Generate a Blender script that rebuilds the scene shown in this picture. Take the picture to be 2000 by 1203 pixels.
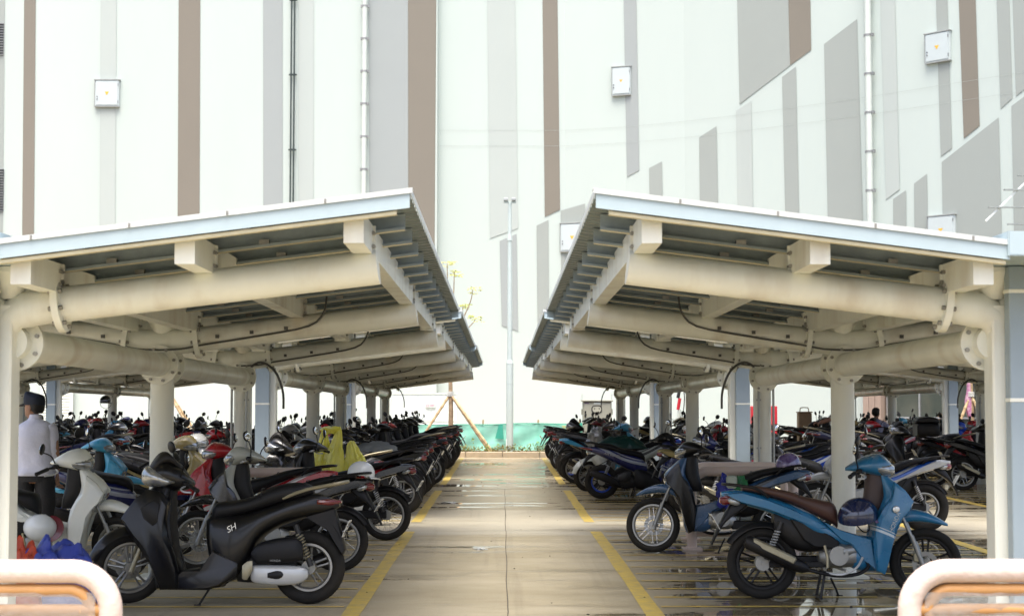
import bpy, math, random
from mathutils import Vector, Matrix, noise
R = math.radians
random.seed(7)
scene = bpy.context.scene
for o in list(bpy.data.objects): bpy.data.objects.remove(o)
COL = scene.collection
# ------------------------------------------------------------------ camera
FPX, CXP, CYP, CAMH = 3200.0, 1000.0, 601.5, 1.55
YAW, PITCH = -math.atan(18/3200.0), math.atan((781-601.5)/3200.0)
cd = bpy.data.cameras.new('camera'); cam = bpy.data.objects.new('camera', cd); COL.objects.link(cam)
cam.location = (0, 0, CAMH); cam.rotation_euler = (R(90)+PITCH, 0, YAW)
cd.sensor_width = 36; cd.lens = 36*FPX/2000; cd.clip_start = .1; cd.clip_end = 1000
cd.dof.use_dof = True; cd.dof.focus_distance = 19; cd.dof.aperture_fstop = 4.5
scene.camera = cam
CM = cam.rotation_euler.to_matrix()
def ray(px, py): return (CM @ Vector(((px-CXP)/FPX, -(py-CYP)/FPX, -1)))
def G(px, py, z=0.0):
    d = ray(px, py); t = (z-CAMH)/d.z; return Vector((d.x*t, d.y*t, z))
def AT(px, py, Y):
    d = ray(px, py); t = Y/d.y; return Vector((d.x*t, Y, CAMH+d.z*t))
# ------------------------------------------------------------------ world, sun, exposure
SUN_EL, SUN_ROT = R(69), R(187)
w = bpy.data.worlds.new('World'); scene.world = w; w.use_nodes = True
nt = w.node_tree; nt.nodes.clear()
sky = nt.nodes.new('ShaderNodeTexSky'); sky.sky_type = 'NISHITA'; sky.sun_disc = False
sky.sun_elevation = SUN_EL; sky.sun_rotation = SUN_ROT; sky.dust_density = 5; sky.air_density = .7; sky.ozone_density = .5
bgn = nt.nodes.new('ShaderNodeBackground'); bgn.inputs['Strength'].default_value = .15
wo = nt.nodes.new('ShaderNodeOutputWorld')
nt.links.new(sky.outputs[0], bgn.inputs[0]); nt.links.new(bgn.outputs[0], wo.inputs[0])
sl = bpy.data.lights.new('sun', 'SUN'); sun = bpy.data.objects.new('sun', sl); COL.objects.link(sun)
sl.energy = 1.0; sl.angle = R(32); sl.color = (.97, 1, .95)
# direction of the sun (blender sky: rotation measured clockwise from +Y)
sd = Vector((math.sin(SUN_ROT)*math.cos(SUN_EL), math.cos(SUN_ROT)*math.cos(SUN_EL), math.sin(SUN_EL)))
sun.rotation_euler = sd.to_track_quat('Z', 'Y').to_euler()
scene.view_settings.view_transform = 'Standard'; scene.view_settings.look = 'None'
scene.view_settings.exposure = 1.5; scene.view_settings.gamma = 1
# ------------------------------------------------------------------ materials
MATS = {}
def mat(name, col, rough=.5, metal=0, coat=0, var=.12, vscale=6, bump=0, bscale=40, alpha=1, spec=.5, trans=0, col2=None, mapscale=(1,1,1), dirt=0, rvar=.0, dcol=(.07, .058, .04), dmap=None):
    if name in MATS: return MATS[name]
    m = bpy.data.materials.new(name); m.use_nodes = True; MATS[name] = m
    n = m.node_tree.nodes; l = m.node_tree.links; b = n['Principled BSDF']
    c = (*col, 1) if len(col) == 3 else col
    b.inputs['Roughness'].default_value = rough; b.inputs['Metallic'].default_value = metal
    b.inputs['Coat Weight'].default_value = coat; b.inputs['Coat Roughness'].default_value = .06
    b.inputs['Specular IOR Level'].default_value = spec; b.inputs['Alpha'].default_value = alpha
    b.inputs['Transmission Weight'].default_value = trans
    tc = n.new('ShaderNodeTexCoord'); mp = n.new('ShaderNodeMapping'); mp.inputs['Scale'].default_value = mapscale
    l.new(tc.outputs['Object'], mp.inputs[0])
    nz = n.new('ShaderNodeTexNoise'); nz.inputs['Scale'].default_value = vscale; nz.inputs['Detail'].default_value = 5
    nz.inputs['Roughness'].default_value = .6
    l.new(mp.outputs[0], nz.inputs['Vector'])
    mr = n.new('ShaderNodeMapRange'); mr.inputs['From Min'].default_value = .3; mr.inputs['From Max'].default_value = .7
    l.new(nz.outputs['Fac'], mr.inputs['Value'])
    mx = n.new('ShaderNodeMix'); mx.data_type = 'RGBA'
    c2 = (*col2, 1) if col2 else tuple(x*(1-var*2) for x in c[:3])+(1,)
    mx.inputs['A'].default_value = c2; mx.inputs['B'].default_value = c
    l.new(mr.outputs[0], mx.inputs['Factor'])
    out = mx.outputs['Result']
    if dirt:
        n2 = n.new('ShaderNodeTexNoise'); n2.inputs['Scale'].default_value = 2.3; n2.inputs['Detail'].default_value = 8
        m3 = n.new('ShaderNodeMapping'); m3.inputs['Scale'].default_value = dmap or (1, 1, 1); l.new(tc.outputs['Object'], m3.inputs[0]); l.new(m3.outputs[0], n2.inputs['Vector'])
        r2 = n.new('ShaderNodeMapRange'); r2.inputs['From Min'].default_value = .5; r2.inputs['From Max'].default_value = .75
        r2.inputs['To Max'].default_value = dirt
        l.new(n2.outputs['Fac'], r2.inputs['Value'])
        m2 = n.new('ShaderNodeMix'); m2.data_type = 'RGBA'; m2.inputs['B'].default_value = (*dcol, 1)
        l.new(r2.outputs[0], m2.inputs['Factor']); l.new(out, m2.inputs['A']); out = m2.outputs['Result']
    l.new(out, b.inputs['Base Color'])
    if rvar:
        r3 = n.new('ShaderNodeMapRange'); r3.inputs['To Min'].default_value = max(.02, rough-rvar); r3.inputs['To Max'].default_value = rough+rvar
        l.new(nz.outputs['Fac'], r3.inputs['Value']); l.new(r3.outputs[0], b.inputs['Roughness'])
    if bump:
        nb = n.new('ShaderNodeTexNoise'); nb.inputs['Scale'].default_value = bscale; nb.inputs['Detail'].default_value = 4
        l.new(mp.outputs[0], nb.inputs['Vector'])
        bp = n.new('ShaderNodeBump'); bp.inputs['Strength'].default_value = bump; bp.inputs['Distance'].default_value = .02
        l.new(nb.outputs['Fac'], bp.inputs['Height']); l.new(bp.outputs[0], b.inputs['Normal'])
    return m
def paint2(name, base, accent, a=.35, z0=.55, wd=.022, rough=.28, coat=.6):
    """bodywork paint with a slanting two-line decal on each flank"""
    m = mat(name, base, rough, 0, coat, var=.06, vscale=3, dirt=.12, rvar=.08)
    n = m.node_tree.nodes; l = m.node_tree.links; b = n['Principled BSDF']
    src = b.inputs['Base Color'].links[0].from_socket
    tc = n.new('ShaderNodeTexCoord'); sp = n.new('ShaderNodeSeparateXYZ'); l.new(tc.outputs['Object'], sp.inputs[0])
    def M(op, x, y=None, z=None):
        k = n.new('ShaderNodeMath'); k.operation = op
        for i, v in enumerate((x, y, z)):
            if v is None: continue
            if isinstance(v, (int, float)): k.inputs[i].default_value = v
            else: l.new(v, k.inputs[i])
        return k.outputs[0]
    wob = M('SINE', M('MULTIPLY', sp.outputs['X'], 6.0))
    d = M('SUBTRACT', M('SUBTRACT', M('ADD', sp.outputs['Z'], M('MULTIPLY', sp.outputs['X'], a)), z0), M('MULTIPLY', wob, .03))
    k1 = M('LESS_THAN', M('ABSOLUTE', d), wd)
    k2 = M('LESS_THAN', M('ABSOLUTE', M('SUBTRACT', d, wd*2.6)), wd*.35)
    k = M('MAXIMUM', k1, k2)
    mx = n.new('ShaderNodeMix'); mx.data_type = 'RGBA'; mx.inputs['B'].default_value = (*accent, 1)
    l.new(k, mx.inputs['Factor']); l.new(src, mx.inputs['A']); l.new(mx.outputs['Result'], b.inputs['Base Color'])
    return m
# ------------------------------------------------------------------ mesh tools
def cr(p, sub=3):
    """Catmull-Rom through tuples"""
    out = []; n = len(p)
    for i in range(n-1):
        a, b, c, d = p[max(i-1, 0)], p[i], p[i+1], p[min(i+2, n-1)]
        for k in range(sub):
            t = k/sub
            out.append(tuple(.5*((2*b[j])+(-a[j]+c[j])*t+(2*a[j]-5*b[j]+4*c[j]-d[j])*t*t+(-a[j]+3*b[j]-3*c[j]+d[j])*t**3) for j in range(len(b))))
    out.append(tuple(p[-1])); return out
class MB:
    def __init__(s): s.v = []; s.f = []; s.m = []; s.mi = 0
    def add(s, vs, fs):
        o = len(s.v); s.v += [tuple(v) for v in vs]; s.f += [tuple(i+o for i in f) for f in fs]; s.m += [s.mi]*len(fs); return s
    def box(s, a, b, M=None):
        x0, y0, z0 = a; x1, y1, z1 = b
        vs = [Vector(p) for p in ((x0,y0,z0),(x1,y0,z0),(x1,y1,z0),(x0,y1,z0),(x0,y0,z1),(x1,y0,z1),(x1,y1,z1),(x0,y1,z1))]
        if M: vs = [M @ v for v in vs]
        return s.add(vs, [(3,2,1,0),(4,5,6,7),(0,1,5,4),(1,2,6,5),(2,3,7,6),(3,0,4,7)])
    def cbox(s, c, d, M=None, bev=0):
        if not bev: return s.box([c[i]-d[i]/2 for i in range(3)], [c[i]+d[i]/2 for i in range(3)], M)
        # box with chamfered edges
        vs = []; x, y, z = [k/2 for k in d]; e = bev
        idx = {}
        for sx in (-1, 1):
            for sy in (-1, 1):
                for sz in (-1, 1):
                    for ax in range(3):
                        q = [x*sx, y*sy, z*sz]
                        for j in range(3):
                            if j != ax: q[j] -= e*(sx, sy, sz)[j]
                        v = Vector(q)+Vector(c); idx[(sx, sy, sz, ax)] = len(vs); vs.append(M @ v if M else v)
        f = []
        for ax in range(3):
            o1, o2 = [j for j in range(3) if j != ax]
            for sg in (-1, 1):
                loop = []
                for a, b in ((-1,-1),(1,-1),(1,1),(-1,1)):
                    k = [0]*3; k[ax] = sg; k[o1] = a; k[o2] = b; loop.append(idx[(*k, ax)])
                if (sg > 0) == (ax == 1): loop = loop[::-1]
                f.append(tuple(loop))
            # edges along ax
            for a in (-1, 1):
                for b in (-1, 1):
                    k0 = [0]*3; k1 = [0]*3; k0[ax] = -1; k1[ax] = 1; k0[o1] = k1[o1] = a; k0[o2] = k1[o2] = b
                    lp = [idx[(*k0, o1)], idx[(*k1, o1)], idx[(*k1, o2)], idx[(*k0, o2)]]
                    if (a*b > 0) == (ax != 1): lp = lp[::-1]
                    f.append(tuple(lp))
        for sx in (-1, 1):
            for sy in (-1, 1):
                for sz in (-1, 1):
                    lp = [idx[(sx, sy, sz, j)] for j in range(3)]
                    if sx*sy*sz < 0: lp = lp[::-1]
                    f.append(tuple(lp))
        return s.add(vs, f)
    def tube(s, pts, r, n=10, caps=True, closed=False):
        pts = [Vector(p) for p in pts]; N = len(pts)
        rs = r if isinstance(r, (list, tuple)) else [r]*N
        up = None; vs = []; fs = []
        for i, p in enumerate(pts):
            if closed: t = pts[(i+1) % N]-pts[i-1]
            else: t = pts[min(i+1, N-1)]-pts[max(i-1, 0)]
            t = t.normalized() if t.length > 1e-9 else Vector((0, 0, 1))
            if up is None:
                up = t.orthogonal().normalized()
            up = (up-t*up.dot(t)); up = up.normalized() if up.length > 1e-6 else t.orthogonal().normalized()
            sd_ = t.cross(up)
            for k in range(n):
                a = 2*math.pi*k/n; vs.append(p+(up*math.cos(a)+sd_*math.sin(a))*rs[i])
        for i in range(N if closed else N-1):
            j = (i+1) % N
            for k in range(n): fs.append((i*n+k, i*n+(k+1) % n, j*n+(k+1) % n, j*n+k))
        if caps and not closed: fs += [tuple(range(n))[::-1], tuple((N-1)*n+k for k in range(n))]
        return s.add(vs, fs)
    def cyl(s, a, b, r, n=16, r2=None): return s.tube([a, b], [r, r if r2 is None else r2], n)
    def beam(s, a, b, w, h):
        a = Vector(a); b = Vector(b); t = (b-a).normalized()
        side = t.cross(Vector((0, 0, 1)))
        side = Vector((1, 0, 0)) if side.length < 1e-4 else side.normalized()
        up = side.cross(t)
        vs = [p+side*x*w/2+up*z*h/2 for p in (a, b) for x, z in ((-1,-1),(1,-1),(1,1),(-1,1))]
        return s.add(vs, [(0,1,2,3),(7,6,5,4),(4,5,1,0),(5,6,2,1),(6,7,3,2),(7,4,0,3)])
    def lathe(s, prof, c, n=28, axis='y'):
        """prof: closed loop of (radius, offset along the axis)"""
        vs = []; fs = []; m = len(prof); c = Vector(c)
        for i in range(n):
            a = 2*math.pi*i/n; ca, sa = math.cos(a), math.sin(a)
            for r, o in prof:
                vs.append(c+(Vector((r*ca, o, r*sa)) if axis == 'y' else Vector((r*ca, r*sa, o))))
        for i in range(n):
            j = (i+1) % n
            for k in range(m):
                q = (k+1) % m; fs.append((i*m+k, i*m+q, j*m+q, j*m+k) if axis == 'y' else (i*m+q, i*m+k, j*m+k, j*m+q))
        return s.add(vs, fs)
    def loft(s, secs, axis='x', n=18, sub=3, e=2.6):
        """secs: (t, low, high, half width[, y centre[, exponent]])"""
        secs = [tuple(q)+((0., e)[len(q)-4:]) for q in secs]
        S = cr(secs, sub) if sub > 1 else secs
        vs = []; fs = []
        for t, lo, hi, wd, yc, ex in S:
            c = (lo+hi)/2; h = (hi-lo)/2
            for k in range(n):
                a = 2*math.pi*k/n; ca, sa = math.cos(a), math.sin(a)
                y = yc+max(wd, .002)*math.copysign(abs(ca)**(2/ex), ca); q = c+h*math.copysign(abs(sa)**(2/ex), sa)
                vs.append((t, y, q) if axis == 'x' else (q, y, t))
        N = len(S)
        for i in range(N-1):
            for k in range(n): fs.append((i*n+k, i*n+(k+1) % n, (i+1)*n+(k+1) % n, (i+1)*n+k))
        fs += [tuple(range(n))[::-1], tuple((N-1)*n+k for k in range(n))]
        return s.add(vs, fs)
    def fender(s, c, rad, a0, a1, wd, th=.006, droop=.035, n=14, m=6):
        vs = []; fs = []; cx, cz = c; W = 2*(m+1)
        for i in range(n+1):
            t = i/n; a = R(a0+(a1-a0)*t); wk = wd*(.55+.45*min(1, min(t, 1-t)*6))
            ring = []
            for j in range(m+1):
                u = -1+2*j/m; rr = rad-droop*u*u; ring.append((rr, u*wk))
            for rr, y in ring+[(q[0]-th, q[1]) for q in reversed(ring)]:
                vs.append((cx+rr*math.cos(a), y, cz+rr*math.sin(a)))
        for i in range(n):
            for k in range(W): fs.append((i*W+k, i*W+(k+1) % W, (i+1)*W+(k+1) % W, (i+1)*W+k))
        fs += [tuple(range(W))[::-1], tuple(n*W+k for k in range(W))]
        return s.add(vs, fs)
    def prism(s, pts, y0, y1):
        """outline in x,z pushed along y"""
        n = len(pts)
        vs = [(p[0], y0, p[1]) for p in pts]+[(p[0], y1, p[1]) for p in pts]
        fs = [tuple(range(n)), tuple(n+k for k in range(n))[::-1]]+[(k, k+n, (k+1) % n+n, (k+1) % n) for k in range(n)]
        return s.add(vs, fs)
    def ball(s, c, r, n=16, m=10, M=None):
        r = (r, r, r) if isinstance(r, (int, float)) else r; vs = []; fs = []
        for i in range(1, m):
            a = math.pi*i/m
            for k in range(n):
                b = 2*math.pi*k/n; vs.append(Vector((r[0]*math.sin(a)*math.cos(b), r[1]*math.sin(a)*math.sin(b), r[2]*math.cos(a))))
        vs += [Vector((0, 0, r[2])), Vector((0, 0, -r[2]))]
        vs = [(M @ v if M else v)+Vector(c) for v in vs]
        for i in range(m-2):
            for k in range(n): fs.append((i*n+k, (i+1)*n+k, (i+1)*n+(k+1) % n, i*n+(k+1) % n))
        t = (m-1)*n
        for k in range(n): fs += [(t, k, (k+1) % n), (t+1, (m-2)*n+(k+1) % n, (m-2)*n+k)]
        return s.add(vs, fs)
    def mesh(s, name, ms=None, smooth=35):
        me = bpy.data.meshes.new(name); me.from_pydata(s.v, [], s.f); me.validate()
        if smooth:
            me.polygons.foreach_set('use_smooth', [True]*len(me.polygons)); me.set_sharp_from_angle(angle=R(smooth))
        ms = ms if isinstance(ms, (list, tuple)) else [ms]
        for m in ms:
            if m: me.materials.append(m)
        if len(ms) > 1 and len(s.m) == len(me.polygons): me.polygons.foreach_set('material_index', s.m)
        me.update(); return me
    def build(s, name, m, parent=None, smooth=35):
        o = bpy.data.objects.new(name, s.mesh(name, m, smooth)); COL.objects.link(o)
        if parent: o.parent = parent
        return o
def tag(o, label=None, cat=None, group=None, kind=None):
    if label: o['label'] = label
    if cat: o['category'] = cat
    if group: o['group'] = group
    if kind: o['kind'] = kind
    return o
def empty(name, loc, label=None, cat=None, group=None, rz=0):
    o = bpy.data.objects.new(name, None); o.empty_display_size = .1; COL.objects.link(o)
    o.location = loc; o.rotation_euler = (0, 0, rz); return tag(o, label, cat, group)
def copy_tree(o, parent=None, kids=None):
    c = o.copy(); COL.objects.link(c); c.parent = parent
    for ch in (kids or KIDS(o)): copy_tree(ch, c)
    return c
def KIDS(o): return [k for k in bpy.data.objects if k.parent == o]
def text_mesh(txt, size, M, m, parent, name='lettering', ext=.001, shear=0, font_w=1):
    cu = bpy.data.curves.new(name, 'FONT'); cu.body = txt; cu.size = size; cu.extrude = ext; cu.align_x = 'CENTER'; cu.align_y = 'CENTER'; cu.shear = shear
    to = bpy.data.objects.new(name, cu); me = bpy.data.meshes.new_from_object(to)
    bpy.data.objects.remove(to); bpy.data.curves.remove(cu)
    me.name = name; me.transform(M); me.materials.clear(); me.materials.append(m)
    o = bpy.data.objects.new(name, me); COL.objects.link(o)
    if parent: o.parent = parent
    return o
# ================================================================== THE SETTING
def N(nt, typ, **k):
    q = nt.nodes.new(typ)
    for a, b in k.items(): setattr(q, a, b)
    return q
def ground_mat():
    m = bpy.data.materials.new('concrete_ground'); m.use_nodes = True; t = m.node_tree; l = t.links; b = t.nodes['Principled BSDF']
    tc = N(t, 'ShaderNodeTexCoord'); sp = N(t, 'ShaderNodeSeparateXYZ'); l.new(tc.outputs['Object'], sp.inputs[0])
    X, Y = sp.outputs['X'], sp.outputs['Y']
    def M(op, *v, clamp=False):
        k = N(t, 'ShaderNodeMath', operation=op, use_clamp=clamp)
        for i, q in enumerate(v):
            if isinstance(q, (int, float)): k.inputs[i].default_value = q
            else: l.new(q, k.inputs[i])
        return k.outputs[0]
    def MR(v, a, c, lo=0., hi=1., sm=True):
        k = N(t, 'ShaderNodeMapRange'); k.interpolation_type = 'SMOOTHSTEP' if sm else 'LINEAR'; l.new(v, k.inputs['Value'])
        k.inputs['From Min'].default_value = a; k.inputs['From Max'].default_value = c
        k.inputs['To Min'].default_value = lo; k.inputs['To Max'].default_value = hi; return k.outputs[0]
    def noise_(scale, det=5, sx=1, sy=1, rough=.55, off=0):
        mp = N(t, 'ShaderNodeMapping'); mp.inputs['Scale'].default_value = (sx, sy, 1); mp.inputs['Location'].default_value = (off, off*.7, 0)
        l.new(tc.outputs['Object'], mp.inputs[0])
        q = N(t, 'ShaderNodeTexNoise'); q.inputs['Scale'].default_value = scale; q.inputs['Detail'].default_value = det; q.inputs['Roughness'].default_value = rough
        l.new(mp.outputs[0], q.inputs['Vector']); return q.outputs['Fac']
    def band(v, a, c, s): return M('MULTIPLY', MR(v, a-s, a+s), MR(v, c-s, c+s, 1, 0))
    def mix(f, a, c):
        k = N(t, 'ShaderNodeMix', data_type='RGBA'); l.new(f, k.inputs['Factor'])
        for nm, q in (('A', a), ('B', c)):
            if isinstance(q, tuple): k.inputs[nm].default_value = (*q, 1)
            else: l.new(q, k.inputs[nm])
        return k.outputs['Result']
    n1 = noise_(.55, 6, 1, 1.6); n2 = noise_(.9, 7, .45, 1.9, .62, 3); n3 = noise_(28, 4); n4 = noise_(2.6, 8, .6, 1.2, .65, 9)
    aY = M('ADD', Y, M('MULTIPLY', M('SUBTRACT', n1, .5), .25))
    # where the wet is: the slab 23.3-28.7, beyond it, and under the right-hand shelter
    slab = band(Y, 23.35, 28.7, .02)
    far = M('MULTIPLY', MR(Y, 28.69, 28.72), MR(Y, 45, 47, 1, 0))
    right = M('MULTIPLY', MR(X, .9, 1.9), MR(Y, 23.3, 23.4, 1, 0))
    right2 = M('MULTIPLY', MR(X, 1.0, 2.0), MR(Y, 19.4, 17.2, 0, 1))
    leftfar = M('MULTIPLY', MR(X, -1.3, -1.9), MR(Y, 22, 25))
    farR = M('MULTIPLY', MR(X, 1, 2), MR(Y, 23, 24))
    nearc = M('MULTIPLY', M('MULTIPLY', MR(X, .35, .8), MR(Y, 12.6, 12.0, 0, 1)), 1.0)
    bias = M('ADD', M('ADD', M('MULTIPLY', far, .12), M('MULTIPLY', right2, .20)), M('ADD', M('MULTIPLY', farR, .12), M('MULTIPLY', leftfar, .07)))
    bias = M('ADD', bias, M('MULTIPLY', nearc, .11))
    bias = M('ADD', bias, M('MULTIPLY', slab, .07))
    pud_in = M('ADD', n2, bias)
    pud = MR(pud_in, .645, .665)
    damp = MR(pud_in, .50, .645)
    damp = M('MAXIMUM', M('MULTIPLY', damp, .8), M('MULTIPLY', slab, .62))
    base = mix(MR(n1, .35, .68), (.33, .285, .19), (.42, .37, .265))
    dry = M('MULTIPLY', band(Y, 19.0, 23.3, .25), .8)
    base = mix(dry, base, (.40, .37, .29))
    base = mix(M('MULTIPLY', MR(n4, .5, .72), .38), base, (.26, .215, .145))
    base = mix(M('MULTIPLY', MR(noise_(1.0, 4, 5.5, .12, .6, 5), .54, .70), .22), base, (.16, .135, .095))
    base = mix(M('MULTIPLY', MR(n3, .55, .75), .18), base, (.15, .13, .10))
    warm = M('MULTIPLY', MR(Y, 34, 41), .55)
    base = mix(warm, base, (.55, .40, .25))
    wetc = mix(M('MULTIPLY', damp, .75), base, (.25, .205, .13))
    wetc = mix(M('MULTIPLY', pud, .7), wetc, (.15, .12, .07))
    l.new(wetc, b.inputs['Base Color'])
    rr = M('SUBTRACT', .62, M('MULTIPLY', damp, .36)); rr = M('ADD', rr, M('MULTIPLY', M('SUBTRACT', n4, .5), .18))
    rr = M('MULTIPLY', rr, M('SUBTRACT', 1.0, M('MULTIPLY', pud, .95))); rr = M('MAXIMUM', rr, .02)
    l.new(rr, b.inputs['Roughness']); l.new(M('ADD', .22, M('MULTIPLY', M('MAXIMUM', pud, M('MULTIPLY', damp, .35)), .3)), b.inputs['Specular IOR Level'])
    bp = N(t, 'ShaderNodeBump'); bp.inputs['Distance'].default_value = .01
    l.new(M('MULTIPLY', M('SUBTRACT', 1.0, pud), .35), bp.inputs['Strength']); l.new(noise_(60, 5), bp.inputs['Height']); l.new(bp.outputs[0], b.inputs['Normal'])
    return m
def sheet(xs, ys, z, name, m, kind='structure'):
    mb = MB(); nx, ny = len(xs), len(ys)
    mb.add([(x, y, z) for y in ys for x in xs], [(j*nx+i, j*nx+i+1, (j+1)*nx+i+1, (j+1)*nx+i) for j in range(ny-1) for i in range(nx-1)])
    o = mb.build(name, m, smooth=0); return tag(o, kind=kind)
tag(sheet([-300, 300], [-100, 400], 0, 'ground', ground_mat()), 'beige concrete yard, wet and puddled in places')
M_yel = mat('worn_yellow_paint', (.66, .48, .07), .55, var=.22, vscale=9, bump=.1, col2=(.40, .31, .13))
M_yel2 = mat('thin_yellow_paint', (.85, .60, .09), .5, var=.2, vscale=5, col2=(.55, .42, .14))
M_joint = mat('joint_sealant', (.12, .10, .075), .8, var=.2)
# lane edge lines, broken where the slabs change
mk = MB()
def strip(x0, x1, y0, y1, z=.004, n=10, wob=.006):
    L = [(x0+wob*math.sin(k*2.3+x0), y0+(y1-y0)*k/n, z) for k in range(n+1)]; Rr = [(x1+wob*math.sin(k*1.7+x1), y0+(y1-y0)*k/n, z) for k in range(n+1)]
    mk.add(L+Rr, [(k, n+1+k, n+2+k, k+1) for k in range(n)])
for sgn in (-1, 1):
    for a, b in ((6, 19.45), (20.95, 28.2), (30.2, 43.9)): strip(sgn*1.10-.065, sgn*1.10+.065, a, b)
tag(mk.build('lane_edge_lines', M_yel, smooth=0), 'yellow painted lines along both sides of the lane', kind='structure')
mk = MB()
for row, (xa, xb) in enumerate(((-2.95, -1.19), (1.19, 2.95), (3.1, 4.85), (-4.85, -3.1), (7.15, 8.85), (-8.85, -7.15))):
    y = 7.15
    while y < 43.5:
        if not 19.45 < y < 20.95:
            mk.add([(xa, y-.026, .004), (xb, y-.026, .004), (xb, y+.026, .004), (xa, y+.026, .004)], [(0, 1, 2, 3)])
        y += .585
for sx in (-4.95, 4.95, 7.05, -7.05): mk.add([(sx-.07, 8, .004), (sx+.07, 8, .004), (sx+.07, 43, .004), (sx-.07, 43, .004)], [(0, 1, 2, 3)])
tag(mk.build('bay_lines', M_yel2, smooth=0), 'thin yellow lines marking the narrow motorbike bays', kind='structure')
mk = MB()
n = 90; pts = [(.035+.006*noise.noise(Vector((0, k*.9, 0)))+.004*math.sin(k*.5), 5+k*23.7/n) for k in range(n+1)]
mk.add([(x-.004, y, .0045) for x, y in pts]+[(x+.004, y, .0045) for x, y in pts], [(k, n+1+k, n+2+k, k+1) for k in range(n)])
for y in (23.35, 28.7, 18.2, 13.0, 34, 39.2):
    wd = .02 if y in (23.35, 28.7) else .007
    if y in (13.0,): continue
    mk.add([(-12, y-wd/2, .0042), (12, y-wd/2, .0042), (12, y+wd/2, .0042), (-12, y+wd/2, .0042)], [(0, 1, 2, 3)])
tag(mk.build('slab_joints', M_joint, smooth=0), 'dark joints between the concrete slabs', kind='structure')
# kerb and planting bed behind the yard
M_kerb = mat('kerb_stone', (.50, .40, .27), .75, var=.2, vscale=3, bump=.3, col2=(.36, .30, .21))
M_soil = mat('soil', (.16, .11, .065), .95, var=.3, bump=.8)
kb = MB(); x = -22.0
while x < 26: kb.cbox((x+.495, 44.58, .03), (.985, .16, .24), bev=.015); x += 1.0
tag(kb.build('kerb', M_kerb), 'pale stone kerb across the end of the yard', kind='structure')
tag(sheet([-22, 26], [44.66, 47.5], .10, 'planting_bed', M_soil), 'soil bed behind the kerb', kind='structure')
def leaf_quads(mb, c, r, n, s, flat=.5, rnd=random):
    for _ in range(n):
        d = Vector((rnd.gauss(0, 1), rnd.gauss(0, 1), rnd.gauss(0, 1))); d.normalize(); d *= rnd.random()**.4
        p = Vector(c)+Vector((d.x*r[0], d.y*r[1], d.z*r[2]))
        a = Vector((rnd.uniform(-1, 1), rnd.uniform(-1, 1), rnd.uniform(-.4, flat))).normalized(); b = a.orthogonal().normalized()
        b = (b*math.cos(rnd.random()*6)+a.cross(b)*math.sin(rnd.random()*6)).normalized(); k = s*rnd.uniform(.6, 1.3)
        mb.add([p-b*k*.22, p+a*k*.5, p+b*k*.22+a*k*.15, p-a*k*.5], [(0, 1, 2, 3)])
M_shrub = mat('shrub_leaves', (.16, .22, .05), .55, var=.3, vscale=2.2, col2=(.28, .22, .07))
M_shrub2 = mat('fresh_leaves', (.30, .42, .08), .5, var=.2, vscale=3, col2=(.20, .32, .06))
sh = MB(); rs = random.Random(3)
x = -12.0
while x < 16:
    h = rs.uniform(.17, .30); leaf_quads(sh, (x, 44.95+rs.uniform(-.12, .12), .1+h*.5), (.10, .12, h*.55), 34, .075, .9, rs); x += rs.uniform(.10, .17)
tag(sh.build('low_planting', M_shrub, smooth=0), 'low green and reddish bedding plants behind the kerb', kind='stuff')
sh = MB(); x = -12
while x < 16:
    if rs.random() < .6: leaf_quads(sh, (x, 44.9+rs.uniform(-.1, .2), .32+rs.uniform(-.05, .12)), (.05, .06, .12), 9, .07, 1, rs)
    x += rs.uniform(.15, .4)
tag(sh.build('bedding_shoots', M_shrub2, smooth=0), 'bright green shoots in the planting bed', kind='stuff')

# ------------------------------------------------------------------ the big white building
M_wall = mat('white_render', (.485, .55, .515), .8, var=.022, vscale=.35, mapscale=(1, 1, .25), bump=.05, bscale=30)
M_wg = {'brown': mat('taupe_wall_paint', (.205, .186, .152), .8, var=.02, vscale=.6),
        'grey': mat('grey_wall_paint', (.31, .34, .318), .8, var=.015, vscale=.6),
        'cool': mat('cool_grey_wall_paint', (.315, .345, .34), .8, var=.015, vscale=.6),
        'pale': mat('pale_grey_wall_paint', (.415, .46, .435), .8, var=.01, vscale=.6),
        'joint': mat('wall_joint', (.43, .475, .45), .9)}
PLAN = [(-45, 56), (-2.26, 56), (-2.24, 56.35), (2.16, 56.35), (4.2, 55.6), (6.1, 54.5), (7.8, 53.2), (9.57, 51.6), (11.3, 50.0), (15.4, 45.6), (24, 36), (26, 33.5)]
def wall_hit(px, py, off=0):
    d = ray(px, py)
    for (x0, y0), (x1, y1) in zip(PLAN, PLAN[1:]):
        # solve (d.x,d.y)*t on the segment
        ex, ey = x1-x0, y1-y0; den = d.x*ey-d.y*ex
        if abs(den) < 1e-9: continue
        t = (x0*ey-y0*ex)/den; u = (d.x*t-x0)/ex if abs(ex) > abs(ey) else (d.y*t-y0)/ey
        if t > 0 and -1e-6 <= u <= 1+1e-6:
            nrm = Vector((ey, -ex, 0)).normalized()
            if nrm.y > 0: nrm = -nrm
            return Vector((d.x*t, d.y*t, CAMH+d.z*t))+nrm*off, nrm
    return Vector((d.x*60/d.y, 60, CAMH+d.z*60/d.y)), Vector((0, -1, 0))
bld = empty('shopping_building', (0, 56, 0), 'huge white rendered building with grey and taupe painted stripes behind the shelters', 'building')
mb = MB(); H = 24
front = [(x, y, 0) for x, y in PLAN]; top = [(x, y, H) for x, y in PLAN]; n = len(PLAN)
mb.add(front+top, [(k, k+1, n+k+1, n+k) for k in range(n-1)])
back = [(26, 75), (-45, 75)]
mb.add([(26, 33.5, 0), (26, 75, 0), (26, 75, H), (26, 33.5, H)], [(0, 1, 2, 3)])
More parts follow.
